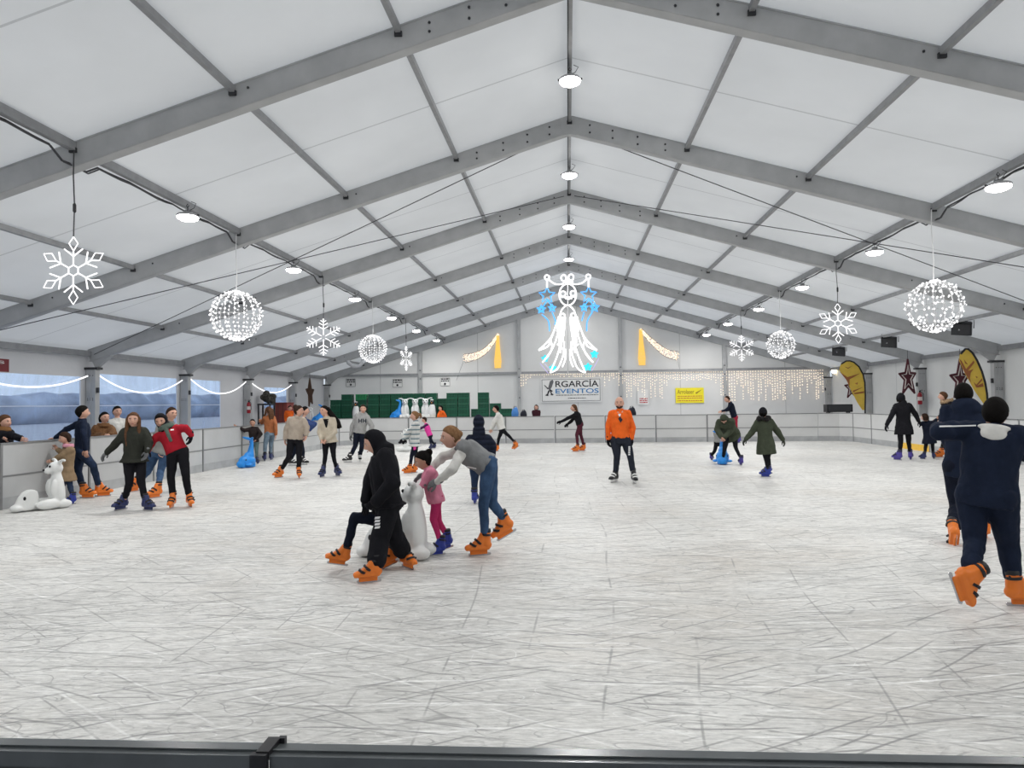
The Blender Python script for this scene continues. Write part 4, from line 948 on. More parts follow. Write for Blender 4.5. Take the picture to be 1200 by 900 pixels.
# ---- skates
ORG = mat('orange_boot_plastic', (.80, .20, .025), .4, 0, .05, 6); BLU = mat('blue_boot_plastic', (.025, .045, .30), .4, 0, .08, 6); PUR_ = mat('purple_boot_plastic', (.07, .05, .28), .4, 0, .08, 6)
BLKB = mat('black_boot_leather', (.015, .015, .017), .4, 0, .1); NVB = mat('dark_blue_boot_plastic', (.02, .03, .11), .4, 0, .08, 6)
def make_skate(m_, hockey=False):
    m = MB()
    for y, z, r in ((.045, .115, (.05, .055, .05)), (-.16, .1, (.048, .06, .035)), (-.1, .105, (.05, .09, .045)), (-.03, .13, (.046, .07, .06))): m.ell((0, y, z), r)
    m.box((0, -.06, .082), (.088, .25, .03)); m.box((0, -.17, .082), (.075, .08, .03))
    m.tube([(0, .03, .12), (0, .028, .19), (0, .033, .265)], [.052, .05, .056], 12)
    m.tube([(0, -.1, .12), (0, -.03, .17), (0, .01, .24)], [.046, .048, .05], 10)
    if not hockey: m.box((0, -.055, .045), (.03, .2, .06)); m.box((0, .07, .16), (.04, .03, .1))
    o = fused('skate', m, m_, None, .009, 3)
    st = BLACK if not hockey else WHITE
    for (p, r, tl) in (((0, -.115, .125), (.054, .048), -.5), ((0, -.06, .155), (.054, .056), -.75), ((0, .025, .235), (.062, .06), -.1)):
        mb = MB(); R = Matrix.Rotation(tl, 3, 'X'); rg = []
        for z in (-.012, .012): rg.append([V(p)+R @ V((r[0]*math.cos(2*PI*i/14), r[1]*math.sin(2*PI*i/14), z)) for i in range(14)])
        mb.loft(rg); mb.box(V(p)+V((.056, -.01, 0)), (.014, .03, .02), R); mb.build('strap', st, o)
    mb = MB(); mb.lathe((0, .035, .24), [(.048, 0), (.056, .03), (.053, .055), (.042, .058)], 12); mb.build('liner', BLACK, o, True)
    mb = MB(); mb.prism([(-.002, -.178, .02), (-.002, -.165, .0), (-.002, .08, .0), (-.002, .09, .02), (-.002, .08, .03), (-.002, -.165, .034)], (.004, 0, 0))
    mb.build('blade', STEEL, o)
    if hockey:
        mb = MB(); mb.box((0, .05, .05), (.03, .07, .05)); mb.box((0, -.13, .05), (.03, .08, .05)); mb.box((0, -.04, .033), (.018, .28, .02)); mb.build('blade_holder', WHITE, o)
    return o
SK = {n: make_skate(m_, h) for n, m_, h in (('orange', ORG, False), ('blue', BLU, False), ('purple', PUR_, False), ('black', BLKB, True), ('navy', NVB, False))}
SKU = set()
SKT = None
def setmesh(o, parent):   # re-parent an object built in world coordinates
    off = wloc(parent); o.data.transform(Matrix.Translation(-off)); o.parent = parent
NPERSON = 0
def person(label, C, feet, pel, neck, head, fb, fh, arms, knees=None, h=1.7, top=None, bot=None, hair=None, skate='orange', glove=None, Y=None, nod=0., tilt=0., skin=None, group=None, vest=None, extra=None, curl=.35, hmin=None, vox=.014, base=None, wide=1.):
    ox, oy, s = C; px = lambda p: (ox+p[0]/s, oy+p[1]/s)
    k = h/1.7; skin = skin or SKIN
    # depth of the figure
    if Y is None:
        ys_ = [atz(*px(f[1:3])).y for f in feet if f[0] == 'g']; Y0 = sum(ys_)/len(ys_)
    else: Y0 = Y
    at = lambda p: aty(*px(p), Y0+(p[2] if len(p) > 2 else 0))
    Pv, Nk, Hd = at(pel), at(neck), at(head)
    a0 = math.degrees(math.atan2(CAM.x-Pv.x, Pv.y-CAM.y)); fb += a0; fh += a0   # directions were read as seen from the camera
    S = ddir(fb+90); F = ddir(fb)
    sp = (Nk-Pv).normalized(); Sx = (S - sp*S.dot(sp)).normalized(); Fx = Sx.cross(sp)*-1
    if Fx.dot(F) < 0: Fx = -Fx
    # feet
    ft = []
    for f in feet:
        if f[0] == 'g':
            g = atz(*px(f[1:3])) if Y is None or len(f) <= 4 else None; a = f[3]+a0; ank = g+V((0, 0, .16*k)); ft.append([g, ank, a, 0.])
        elif f[0] == 'w':   # on the ground, hidden, given in metres from the root
            g = V((f[1], f[2], f[4] if len(f) > 4 else 0)); ft.append([g, g+V((0, 0, .16*k)), f[3], 0.])
        else:
            ank = at(f[1:4]); ft.append([None, ank, f[4]+a0, math.radians(f[5])])
    root = V((sum(f[1].x for f in ft)/2, sum(f[1].y for f in ft)/2, 0)) if base is None else V(base)
    t = thing('person', label, 'person', root, group)
    hipw = .088*k*wide; shw = .145*k*wide
    kn = [at(q) for q in knees] if knees else None
    od = sorted((0, 1), key=lambda i: -((ft[i][1]-Pv).dot(S) + ((kn[i]-Pv).dot(S) if kn else 0)))
    ft = [ft[i] for i in od]; kn = [kn[i] for i in od] if kn else None
    hips = [Pv+Sx*hipw-sp*.03*k, Pv-Sx*hipw-sp*.03*k]
    if kn is None: kn = [(hips[i]+ft[i][1])/2+F*.05*k for i in (0, 1)]
    sho = [Nk+Sx*shw-sp*.055*k, Nk-Sx*shw-sp*.055*k]
    ar = sorted([[at(q) for q in a] for a in arms], key=lambda a: -((a[0]-Nk).dot(S)+.3*(a[1]-Nk).dot(S)))
    hd = [(ar[i][2] if len(ar[i]) > 2 else ar[i][1]+(ar[i][1]-ar[i][0]).normalized()*.09*k) for i in (0, 1)]
    def torso(m, e, lo, hi, skirt=None, fat=1.):
        prof = [(-.17, .15, .11), (0, .168, .118), (.22, .147, .108), (.42, .145, .112), (.62, .156, .12), (.8, .16, .113), (.92, .135, .088), (1.0, .09, .068), (1.06, .06, .06)]
        rings = []; L = (Nk-Pv)
        if skirt:
            kc = (kn[0]+kn[1])/2; dn = (V((0, 0, -1))*.6+(kc-Pv).normalized()*.4).normalized()
            for u in (1., .6, .25):
                c = Pv+dn*skirt*u; rings.append([c+(Sx*math.cos(2*PI*i/20)*(.178*k*wide+e+.03*u)+Fx*math.sin(2*PI*i/20)*(.125*k*wide+e+.05*u)) for i in range(20)])
        for tt, a, b in prof:
            if tt < lo or tt > hi: continue
            c = Pv+L*tt + Fx*(.012*k*math.sin(tt*PI)); w_ = wide*fat
            rings.append([c+(Sx*math.cos(2*PI*i/20)*(a*k*w_+e)+Fx*math.sin(2*PI*i/20)*(b*k*w_+e)) for i in range(20)])
        m.loft(rings)
    # ---- body
    m = MB(); torso(m, -.014, -.06, 1.1)
    limb(m, [Nk-sp*.05*k, Nk+(Hd-Nk)*.45], [.056*k, .052*k])
    for i in (0, 1):
        limb(m, [sho[i], ar[i][0], ar[i][1]], [.05*k, .038*k, .025*k]); limb(m, [hips[i], kn[i], ft[i][1]], [.078*k, .05*k, .036*k])
        m.tube([Nk-sp*.02*k, sho[i]], [.05*k, .05*k], 8)
    body = fused('body', m, skin, t, vox, 3)
    # head, appended to the same mesh
    hh = .25*(.5+.5*k)*(hmin or 1.)
    f = ddir(fh); nd = math.radians(nod); f = (f*math.cos(nd)+V((0, 0, -1))*math.sin(nd)).normalized()
    xl = ddir(fh+90); up = xl.cross(f)*-1
    if up.z < 0: up = -up
    if tilt: Rt = Matrix.Rotation(math.radians(tilt), 3, f); xl = Rt @ xl; up = Rt @ up
    HR = Matrix((xl*hh, -f*hh, up*hh)).transposed()
    hp = lambda p: Hd + HR @ V(p)
    m = MB(); m.loft([[hp(p) for p in r] for r in HEADG])
    E3 = lambda c, r: m.ell(hp(c), r, HR, 10, 8)
    for s_ in (-1, 1): E3((s_*.345, .04, -.03), (.03, .07, .1))
    m.cur = 1
    for s_ in (-1, 1): E3((s_*.135, -.345, .015), (.052, .035, .026))
    m.cur = 2
    for s_ in (-1, 1): E3((s_*.135, -.366, .015), (.036, .018, .03)); E3((s_*.14, -.392, .105), (.09, .026, .024))
    m.cur = 3; E3((0, -.425, -.262), (.085, .03, .024))
    m.cur = 0
    for i in (0, 1):
        d = hd[i]-ar[i][1]
        if not glove: hand(m, ar[i][1]+d.normalized()*.01, d, Fx*.4+(Sx if i else -Sx)*.7+V((0, 0, -.2)), k, curl, 1., 1 if i else -1)
    hm = m.build('head_tmp', [skin, EYEW, EYED, LIP], t, True)
    # join head and hands into the body mesh
    bm = bmesh.new(); bm.from_mesh(body.data); bm.from_mesh(hm.data); body.data.materials.clear()
    for q in (skin, EYEW, EYED, LIP): body.data.materials.append(q)
    bm.to_mesh(body.data); bm.free(); q = hm.data; bpy.data.objects.remove(hm); bpy.data.meshes.remove(q)
    body.data.polygons.foreach_set('use_smooth', [True]*len(body.data.polygons))
    if glove:
        for i in (0, 1):
            d = hd[i]-ar[i][1]; g = MB(); hand(g, ar[i][1]+d.normalized()*.01, d, Fx*.4+(Sx if i else -Sx)*.7+V((0, 0, -.2)), k*1.06, curl, 1.3, 1 if i else -1)
            limb(g, [ar[i][1]-d.normalized()*.04, ar[i][1]+d.normalized()*.02], [.036*k, .032*k]); g.build('glove', glove, t, True)
    # ---- clothes
    def garment(nm, m_, e=.02, skirt=None, sleeves=True, hood=None, lo=-.1, collar=True, slv=None, fat=1., cuff=.98):
        m = MB(); torso(m, e, lo, .99, skirt, fat)
        for i in (0, 1):
            m.tube([Nk-sp*.05*k, sho[i]], [.068*k+e*.6, .056*k+e], 10)
            if sleeves is True: limb(m, [sho[i], ar[i][0], ar[i][0].lerp(ar[i][1], cuff)], [.055*k+e, .047*k+e*.9, .036*k+e*.7])
            elif sleeves == 'cap': m.ell(sho[i], (.066*k+e,)*3)
        if collar: m.tube([Nk-sp*.03*k, Nk+(Hd-Nk)*.26], [.075*k+e*.4, .068*k+e*.3], 12)
        if hood == 'down':
            R = Matrix((Sx, Fx, sp)).transposed(); m.ell(Nk-Fx*.085*k+sp*.0, (.15*k, .085*k, .11*k), R); m.ell(Nk-Fx*.03*k+sp*.03*k, (.13*k, .1*k, .05*k), R)
        return fused(nm, m, m_, t, vox, 4, .011*k)
    objs = {}
    if top: 
        tp = dict(top); nm = tp.pop('name', 'jacket'); objs['top'] = garment(nm, tp.pop('m'), **tp)
    if vest:
        tp = dict(vest); nm = tp.pop('name', 'vest'); objs['vest'] = garment(nm, tp.pop('m'), **tp)
    b = dict(bot or {'m': cloth('dark_trousers', (.012, .012, .016))}); e = b.get('e', .006)
    m = MB(); L = Nk-Pv; rings = []
    for tt, a, bb in ((-.15, .15, .115), (0, .172, .122), (.2, .152, .11)):
        c = Pv+L*tt; rings.append([c+(Sx*math.cos(2*PI*i/20)*(a*k*wide+e)+Fx*math.sin(2*PI*i/20)*(bb*k*wide+e)) for i in range(20)])
    m.loft(rings)
    for i in (0, 1):
        an = kn[i].lerp(ft[i][1], b.get('len', .78)); limb(m, [hips[i]+sp*.01*k, kn[i], an], [(.095*k)*wide+e, .06*k+e*1.1, b.get('ank', .045)*k+e*1.2])
        m.ell(hips[i]-Fx*.03*k+sp*.03*k, (.088*k*wide+e,)*3)
    objs['bot'] = fused(b.get('name', 'trousers'), m, b['m'], t, vox, 4, .008*k)
    # ---- hair and headwear
    def cap(nm, m_, fn, th, inner=.88):
        m = MB(); rings = []
        for r, dr in zip(HEADG, DIRS):
            rr = []
            for p, n in zip(r, dr):
                w = sst(-.03, .05, fn(p)); rr.append(hp(p*(inner*(1-w)+w*(1.0+th)))) 
            rings.append(rr)
        return m.loft(rings), nm, m_
    def fin(c): return c[0].build(c[1], c[2], t, True)
    hr = hair or {}
    st = hr.get('style', 'short'); hm_ = hr.get('m', HBRN)
    if st != 'bald':
        c = cap('hair', hm_, lambda p: (hr.get('low', 3.0 if st in ('bun', 'pony', 'long') else 1.9)*p.y+p.z+.03 if p.y > .0 else .8*p.y+p.z-.03+.06*sst(-.12, 0, p.y)), hr.get('th', .1))
        mm = c[0]
        down = V((0, 0, -1))
        if 'path' in hr:
            P = [hp((0, .2, .3)), hp((0, .3, .05))]+[at(q) for q in hr['path']]; n = len(P)
            for o_ in (-.16, 0, .16): mm.tube([p+xl*hh*o_*(1-.3*i/n) for i, p in enumerate(P)], [hh*(.2-.1*max(0, i-1)/(n-1))*hr.get('w', 1.) for i in range(n)], 8)
        if st == 'long':
            Ln = hr.get('len', 1.2)*hh; b0 = hp((0, .28, -.05)); back = -f; back.z = 0
            for o_ in (-.2, 0, .2):
                a0 = b0+xl*hh*o_; mm.tube([hp((o_*1.1, .24, .15)), a0+back*.02, a0+down*Ln*.5+back*.05*k, a0+down*Ln+back*.04*k], [hh*.2, hh*.2, hh*.19, hh*.08], 8)
            if hr.get('front', True):
                for s_ in (-1, 1): mm.tube([hp((s_*.22, -.12, .36)), hp((s_*.37, -.1, .05)), hp((s_*.37, -.2, -.4)), hp((s_*.38, -.42, -.55))+down*Ln*.3, hp((s_*.34, -.5, -.55))+down*Ln*.72], [hh*.1, hh*.11, hh*.13, hh*.13, hh*.05], 8)
        if st == 'bun': mm.ell(hp(hr.get('at', (0, .3, .42))), hh*hr.get('r', .2))
        if st == 'pony': mm.tube([hp((0, .4, .25)), hp((0, .6, .2)), hp((0, .68, -.05)), hp((0, .6, -.35))], [hh*.1, hh*.13, hh*.12, hh*.04], 8)
        if st == 'bob':
            for s_ in (-1, -.5, 0, .5, 1): mm.tube([hp((s_*.2, .1, .25)), hp((s_*.29, .24-.08*abs(s_), -.08)), hp((s_*.27, .26-.06*abs(s_), -.42))], [hh*.2, hh*.17, hh*.12], 8)
        if hr.get('fuse', st in ('long', 'bun', 'pony', 'bob') or 'path' in hr): fused('hair', mm, hm_, t, .012, 2)
        else: fin(c)
    if hr.get('beard'): fin(cap('beard', hr['beard'], lambda p: -(p.z+.2)+(.0 if p.y < .1 else -1)-(.6*max(0, .07-abs(p.x))/.07 if p.z > -.3 and p.y < -.3 else 0)*.3, .04))
    if hr.get('hood'):
        c = cap('hood', hr['hood'], lambda p: p.y+.20+.25*max(0, p.z-.1), .16); mm = c[0]
        mm.tube([hp((0, .12, -.35)), Nk+(Hd-Nk)*.2-Fx*.03, Nk-sp*.05*k], [hh*.42, hh*.46, hh*.5], 14)
        fused('hood', mm, hr['hood'], t, .013, 4)
    if hr.get('beanie'):
        c = cap('beanie', hr['beanie'], lambda p: p.z+.3*p.y-.06, .12); fin(c)
    if hr.get('band'):
        mm = MB(); mm.tube([hp((.37*math.cos(2*PI*i/20), .44*math.sin(2*PI*i/20)-.0, .2)) for i in range(20)], .012*k, 6, True); mm.build('headband', hr['band'], t, True)
    # ---- skates
    if skate:
        for q in ft:
            nm = skate
            if nm in SKU: o = copytree(SK[nm], t)
            else: o = SK[nm]; o.parent = t; SKU.add(nm)
            R = Matrix.Rotation(math.radians(q[2]), 3, 'Z') @ Matrix.Rotation(q[3], 3, 'X'); sc = max(.74, k)*1.0
            o.rotation_euler = R.to_euler(); o.scale = (sc, sc, sc)
            o.location = (q[1] - R @ V((0, .02, .16*sc))) - root
            if q[0] is not None: o.location = q[0] - root - R @ V((0, .02, 0))
    # ---- extras
    ex = extra or {}
    if 'scarf' in ex:
        mm = MB(); c = Nk+(Hd-Nk)*.12
        for dz, r_ in ((0, .1), (.035, .088)): mm.tube([c+sp*dz*k+(Sx*math.cos(2*PI*i/16)*(r_+.012)+Fx*(math.sin(2*PI*i/16)*r_))*k for i in range(16)], .034*k, 8, True)
        if ex.get('scarf_tail'): mm.tube([c+Fx*.1*k, c+Fx*.135*k-sp*.15*k, c+Fx*.145*k-sp*.28*k], [.035*k, .04*k, .03*k], 8)
        fused('scarf', mm, ex['scarf'], t, .012, 3)
    if 'fur' in ex:
        mm = MB(); c = Nk+(Hd-Nk)*.18-Fx*.02*k; rn = random.Random(4)
        for i in range(90):
            a = rn.uniform(0, 2*PI); mm.ell(c+(Sx*math.cos(a)*.15+Fx*math.sin(a)*.12+sp*rn.uniform(-.03, .03))*k+V((rn.uniform(-.02, .02),)*3), rn.uniform(.025, .045)*k, None, 6, 5)
        fused('fur_collar', mm, ex['fur'], t, .011, 1)
    if 'whitehood' in ex:
        R = Matrix((Sx, Fx, sp)).transposed(); mm = MB(); mm.ell(Nk-Fx*.12*k-sp*.06*k, (.095*k, .045*k, .075*k), R); mm.ell(Nk-Fx*.1*k-sp*.01*k, (.12*k, .05*k, .03*k), R); fused('hood_lining', mm, ex['whitehood'], t, .011, 4)
    # marks on the clothes: quads laid on the garment where the photo shows them
    for key, q_list, mm_, nm in ex.get('marks', []):
        ob = objs[key]; mw = wloc(ob); mb = MB()
        for quad in q_list:
            n = 5; P = [px(c_) for c_ in quad]; grid = []; ok = True
            for i in range(n+1):
                for j in range(n+1):
                    u, v = i/n, j/n; a = [P[0][d_]*(1-u)+P[1][d_]*u for d_ in (0, 1)]; b_ = [P[3][d_]*(1-u)+P[2][d_]*u for d_ in (0, 1)]
                    xx = [a[d_]*(1-v)+b_[d_]*v for d_ in (0, 1)]; dr = ray(*xx).normalized(); hit, loc, nrm, _ = ob.ray_cast(CAM-mw, dr)
                    if not hit: ok = False; break
                    grid.append(loc+mw+nrm*.004)
                if not ok: break
            if ok: mb.add(grid, [(i*(n+1)+j, (i+1)*(n+1)+j, (i+1)*(n+1)+j+1, i*(n+1)+j+1) for i in range(n) for j in range(n)])
        if mb.v: mb.build(nm, mm_, t)
    if 'bib' in ex:  # open front of a jacket
        key, poly, mm_, nm = ex['bib']
    return t, objs
# ------------------------------------------------------------------ the figures, read off the photograph
c1, c2, c3, c4, c5, c6, c7 = (0, 440, 4.615), (240, 440, 4.615), (360, 460, 3.75), (560, 440, 5.), (780, 400, 5.), (980, 380, 5.), (1040, 440, 3.)
z9, zr, zw, z1 = (815, 455, 8.18), (1090, 440, 6.43), (470, 490, 5.293), (0, 390, 6.43)
ph = (0, 0, 1.)
BLKC = cloth('black_cloth', (.010, .010, .013)); NAVC = cloth('navy_cloth_soft', (.011, .017, .036)); NAVD = cloth('dark_navy_cloth', (.008, .011, .022))
OLV = cloth('dark_olive_cloth', (.030, .032, .026)); RED = cloth('red_shell', (.34, .014, .026), .25); TAN = cloth('tan_coat', (.27, .19, .115)); FURB = mat('brown_fur', (.16, .075, .03), .95, 0, .4, 40, .9, 70)
WHC = cloth('white_knit', (.66, .65, .62)); BEI = cloth('beige_knit', (.40, .34, .28)); CRM = cloth('cream_wool', (.50, .44, .35)); GRYH = cloth('grey_sweatshirt', (.32, .32, .315)); GRV = cloth('grey_fleece_vest', (.20, .205, .21)); GRG = cloth('grey_knit_glove', (.16, .165, .17)); GREEN = cloth('green_parka', (.052, .062, .042)); ORNG = cloth('orange_jersey', (.80, .135, .02), .2)
RUST = cloth('rust_sweater', (.36, .13, .055)); PINK = cloth('pink_top', (.66, .23, .33)); MAG = cloth('magenta_leggings', (.50, .035, .14)); PURP = cloth('purple_sleeves', (.06, .022, .07)); HOTP = cloth('hot_pink_vest', (.72, .06, .33)); MAR = cloth('maroon_trousers', (.075, .018, .03)); REDT = cloth('red_trousers', (.33, .025, .05))
JEAN = denim('blue_jeans', (.045, .085, .165)); JEAND = denim('dark_jeans', (.018, .030, .062)); JEANL = denim('light_jeans', (.16, .22, .28)); TEAL = cloth('grey_teal_trousers', (.10, .15, .15)); STRP = banded('striped_sweater', [(.62, .62, .60), (.62, .62, .6), (.13, .2, .23), (.5, .52, .52)], 9)
PUFF = banded('navy_puffer', [(.014, .018, .034)], 38, .8, .5); GSCARF = cloth('green_grey_scarf', (.09, .12, .10)); PSCARF = cloth('pink_scarf', (.60, .28, .36)); BSCARF = cloth('brown_scarf', (.20, .10, .04)); FURT = mat('tan_fur', (.36, .25, .15), .95, 0, .4, 40, .9, 70); FURK = mat('black_fur', (.012, .011, .011), .95, 0, .4, 40, .9, 70)
GREYJ = cloth('grey_jacket', (.25, .25, .24)); DBROWN = cloth('dark_brown_jacket', (.025, .018, .018)); BLUEJ = cloth('blue_jacket', (.035, .06, .17)); WHM = mat('white_print', (.75, .75, .75), .6, var=0); BLM = mat('navy_print', (.012, .016, .03), .6, var=0)
T = dict
def at_x(C, p, X): return atx(C[0]+p[0]/C[2], C[1]+p[1]/C[2], X).y

# --- left side, in front of the boards
person('small child in a tan coat and pink scarf holding the white bear skating aid', c1, [('g', 325, 662, -60), ('g', 396, 697, -70)], (362, 520), (372, 388), (352, 338), -75, -80,
       [((338, 432, -.12), (288, 458, -.12), (272, 462, -.14)), ((345, 425, .1), (312, 402, .05), (300, 385, .02))], [(340, 590, .0), (378, 595, -.05)], 1.25, T(m=TAN, e=.03, skirt=.16), T(m=JEAND), T(style='bob', m=HBRN), 'blue', None, extra=T(scarf=PSCARF), nod=15)
person('teenage boy in navy sweater and jeans leaning one arm back on the left boards', c1, [('g', 452, 664, 60), ('g', 535, 655, 85)], (440, 412), (445, 242), (446, 200), 95, 95,
       [((362, 290, .15), (298, 338, .1), (272, 350, .1)), ((455, 330, -.22), (462, 400, -.2))], [(420, 520, .05), (505, 488, -.12)], 1.75, T(m=NAVC, e=.012, name='sweater'), T(m=JEAND), T(style='short', m=HBLK), 'orange', Y=None)
person('long-haired girl in a dark olive jacket holding hands with the woman in red', c1, [('g', 672, 724, -50), ('g', 786, 730, 35)], (728, 448), (728, 288), (722, 240), -5, -8,
       [((632, 362, -.1), (580, 415, -.15), (558, 437, -.15)), ((806, 360, .02), (796, 408, -.05), (790, 432, -.05))], [(700, 580, -.08), (762, 570, -.05)], 1.63, T(m=OLV, e=.026, lo=-.2, skirt=.06), T(m=BLKC), T(style='long', m=HMID, len=1.7), 'navy', GRG)
person('laughing woman in a red jacket and black trousers beside the left boards', c1, [('g', 935, 714, -15), ('g', 1022, 708, 12)], (958, 412), (905, 292), (872, 246), -10, -15,
       [((826, 350, -.12), (800, 405, -.18), (790, 432, -.18)), ((1005, 285, .02), (1034, 322, .05), (1030, 348, .05))], [(925, 545, -.06), (1005, 545, -.05)], 1.64, T(m=RED, e=.026, lo=-.12), T(m=BLKC, e=.01), T(style='short', m=HBLK, th=.12, hood=BLKC), 'orange', BLKC, nod=12, tilt=10, extra=T(scarf=GSCARF, scarf_tail=True, marks=[('top', [[(922, 292), (940, 290), (940, 297), (922, 299)]], WHM, 'jacket_logo'), ('bot', [[(1008, 458), (1026, 456), (1022, 512), (1006, 514)]], WHM, 'leg_print')]))
person('man in a grey jacket and jeans skating behind the woman in red', c1, [('g', 740, 626, -50), ('g', 856, 660, -55)], (868, 418), (918, 255), (928, 208), -30, 30,
       [((905, 330, .2), (900, 400, .15)), ((850, 330, -.1), (862, 398, -.1))], [(800, 520, .0), (868, 520, -.05)], 1.75, T(m=GREYJ, e=.022), T(m=JEAN), T(style='short', m=HBRN), 'orange', wide=1.1)
# spectators behind the left boards
def spec(label, C, head, neck, pel, X, fb, fh, arms, h, top, hair, **kw):
    y = at_x(C, head, X); q = aty(C[0]+pel[0]/C[2], C[1]+pel[1]/C[2], y)
    return person(label, C, [('w', q.x-.1, y, fb, -.06), ('w', q.x+.1, y+.02, fb, -.06)], pel, neck, head, fb, fh, arms, None, h, top, kw.pop('bot', T(m=BLKC)), hair, None, Y=y, **kw)
def shoes(tp):   # plain dark shoes for those who stand off the ice
    t_ = tp[0]
    for s_ in (-.1, .1):
        m = MB(); c = t_.location; m.ell(c+V((s_, -.04, .02)), (.05, .14, .05)); m.box(c+V((s_, -.04, -.045)), (.09, .26, .03)); m.tube([c+V((s_, .03, .03)), c+V((s_, .03, .13))], .05, 8); fused('shoe', m, BLKB, t_, .015, 2)
shoes(spec('woman with brown hair and brown scarf leaning on the boards at far left', c1, (26, 252), (14, 300), (5, 500), -10.25, 40, 45, [((60, 325, -.1), (110, 340, -.2)), ((-20, 400, .0), (20, 350, -.2))], 1.62, T(m=BLKC, e=.03), T(style='bob', m=HMID, th=.16), extra=T(scarf=BSCARF)))
shoes(spec('dark-haired woman in a brown fur coat leaning over the left boards', c1, (566, 228), (558, 278), (556, 440), -10.3, 15, 25, [((512, 330, -.12), (560, 325, -.25)), ((612, 320, -.1), (598, 322, -.22))], 1.62, T(m=FURB, e=.05), T(style='bob', m=HBLK), extra=T(scarf=FURB)))
shoes(spec('dark-haired man in a white jacket standing behind the left boards', c1, (634, 196), (634, 240), (640, 410), -10.6, 10, 20, [((600, 300, -.05), (606, 345, -.1)), ((680, 300, -.05), (676, 340, -.1))], 1.75, T(m=WHC, e=.03), T(style='short', m=HBLK)))
# --- left middle
person('small boy in a dark jacket reaching out and holding the blue whale skating aid', c2, [('g', 255, 474, -10), ('g', 282, 478, 15)], (268, 362), (260, 282), (258, 256), -10, -10,
       [((215, 297, -.25), (176, 278, -.35), (158, 268, -.38)), ((303, 318, -.05), (280, 345, -.15))], None, 1.2, T(m=DBROWN, e=.028), T(m=TEAL, e=.008), T(style='short', m=HBLK), 'navy', skin=SKIN2)
person('woman in a rust sweater and light jeans with long brown hair', c2, [('g', 325, 464, -170), ('g', 356, 458, 160)], (352, 312), (348, 222), (346, 190), -150, -140,
       [((308, 255, .1), (300, 245, .2)), ((382, 265, -.02), (384, 320, -.03))], None, 1.66, T(m=RUST, e=.02, name='sweater'), T(m=JEANL), T(style='long', m=HMID, len=1.2), 'navy', glove=None)
person('dark-haired woman in a beige sweater, black trousers and orange skates, looking right', c2, [('g', 412, 551, -50), ('g', 508, 554, 5)], (490, 345), (498, 228), (508, 192), 5, 70,
       [((440, 298, .0), (434, 342, -.05), (434, 362, -.05)), ((552, 280, .05), (548, 320, .0))], [(455, 440, -.1), (510, 440, -.08)], 1.72, T(m=BEI, e=.026, name='sweater'), T(m=BLKC), T(style='bun', m=HBRN, at=(0, .32, .38), r=.24), 'orange')
person('skater in a blue jacket half hidden behind the woman in beige, arm stretched right', c2, [('g', 464, 487, 60), ('g', 530, 483, 40)], (505, 355), (535, 235), (542, 192), 60, 80,
       [((585, 272, -.1), (566, 290, -.1)), ((595, 262, .1), (568, 295, .05))], None, 1.7, T(m=BLUEJ, e=.02), T(m=NAVD), T(style='short', m=HBLK), 'black')
person('girl with long dark hair in a cream cardigan and black leggings, standing in profile', c2, [('g', 642, 548, -25), ('g', 712, 542, 25)], (672, 352), (662, 232), (646, 192), -20, -45,
       [((622, 305, -.05), (632, 345, -.18)), ((702, 305, -.05), (662, 345, -.2), (650, 356, -.22))], [(652, 430, -.06), (695, 430, -.06)], 1.7, T(m=CRM, e=.024, name='cardigan', skirt=.05), T(m=BLKC, e=.0), T(style='short', m=HBLK, path=[(692, 225, .06), (716, 252, .06), (728, 285, .06)], w=1.45), 'navy',
       extra=T(marks=[('top', [[(640, 236), (670, 236), (661, 282), (654, 282)]], BLKC, 'shirt_front')]))
person('young man in a grey hooded sweatshirt with dark chest letters', c2, [('g', 785, 470, -70), ('g', 838, 464, 5)], (838, 312), (853, 212), (856, 181), -5, 0,
       [((798, 275, .0), (790, 322, .0)), ((905, 275, .0), (890, 322, .0))], [(815, 380, -.05), (850, 385, -.05)], 1.7, T(m=GRYH, e=.028, hood='down', name='sweatshirt'), T(m=NAVD, e=.012), T(style='short', m=HBRN), 'black', GRG,
       extra=T(marks=[('top', [[(831, 234), (836, 234), (836, 256), (831, 256)], [(836, 243), (845, 243), (845, 248), (836, 248)], [(845, 234), (850, 234), (850, 256), (845, 256)], [(854, 234), (859, 234), (859, 256), (854, 256)], [(859, 243), (868, 243), (868, 248), (859, 248)], [(868, 234), (873, 234), (873, 256), (868, 256)]], BLM, 'chest_letters')]))
person('girl with fair ponytail in a striped sweater and orange skates', c3, [('g', 452, 355, -85), ('g', 476, 352, -80)], (474, 225), (478, 128), (472, 103), -85, -85,
       [((440, 178, -.1), (420, 205, -.15), (410, 218, -.15)), ((450, 185, .12), (435, 205, .1))], [(458, 282, -.05), (478, 275, .05)], 1.45, T(m=STRP, e=.018, name='sweater', skirt=.06), T(m=NAVD, e=.0), T(style='pony', m=HAUB), 'orange', BLKC, extra=T(marks=[('bot', [[(466, 232), (480, 228), (478, 250), (468, 252)]], HOTP, 'knee_patch')]))
person('small girl in a hot pink vest with purple sleeves leaning forward', c3, [('g', 546, 248, -30), ('g', 562, 244, -60)], (540, 190), (522, 140), (515, 120), -70, -80,
       [((505, 155, -.08), (498, 160, -.1)), ((512, 150, .1), (500, 155, .1))], None, 1.2, T(m=PURP, e=.016, name='sweater'), T(m=NAVD), T(style='bob', m=HBRN), 'navy', vest=T(m=HOTP, e=.03, sleeves=False, lo=-.1), nod=15)
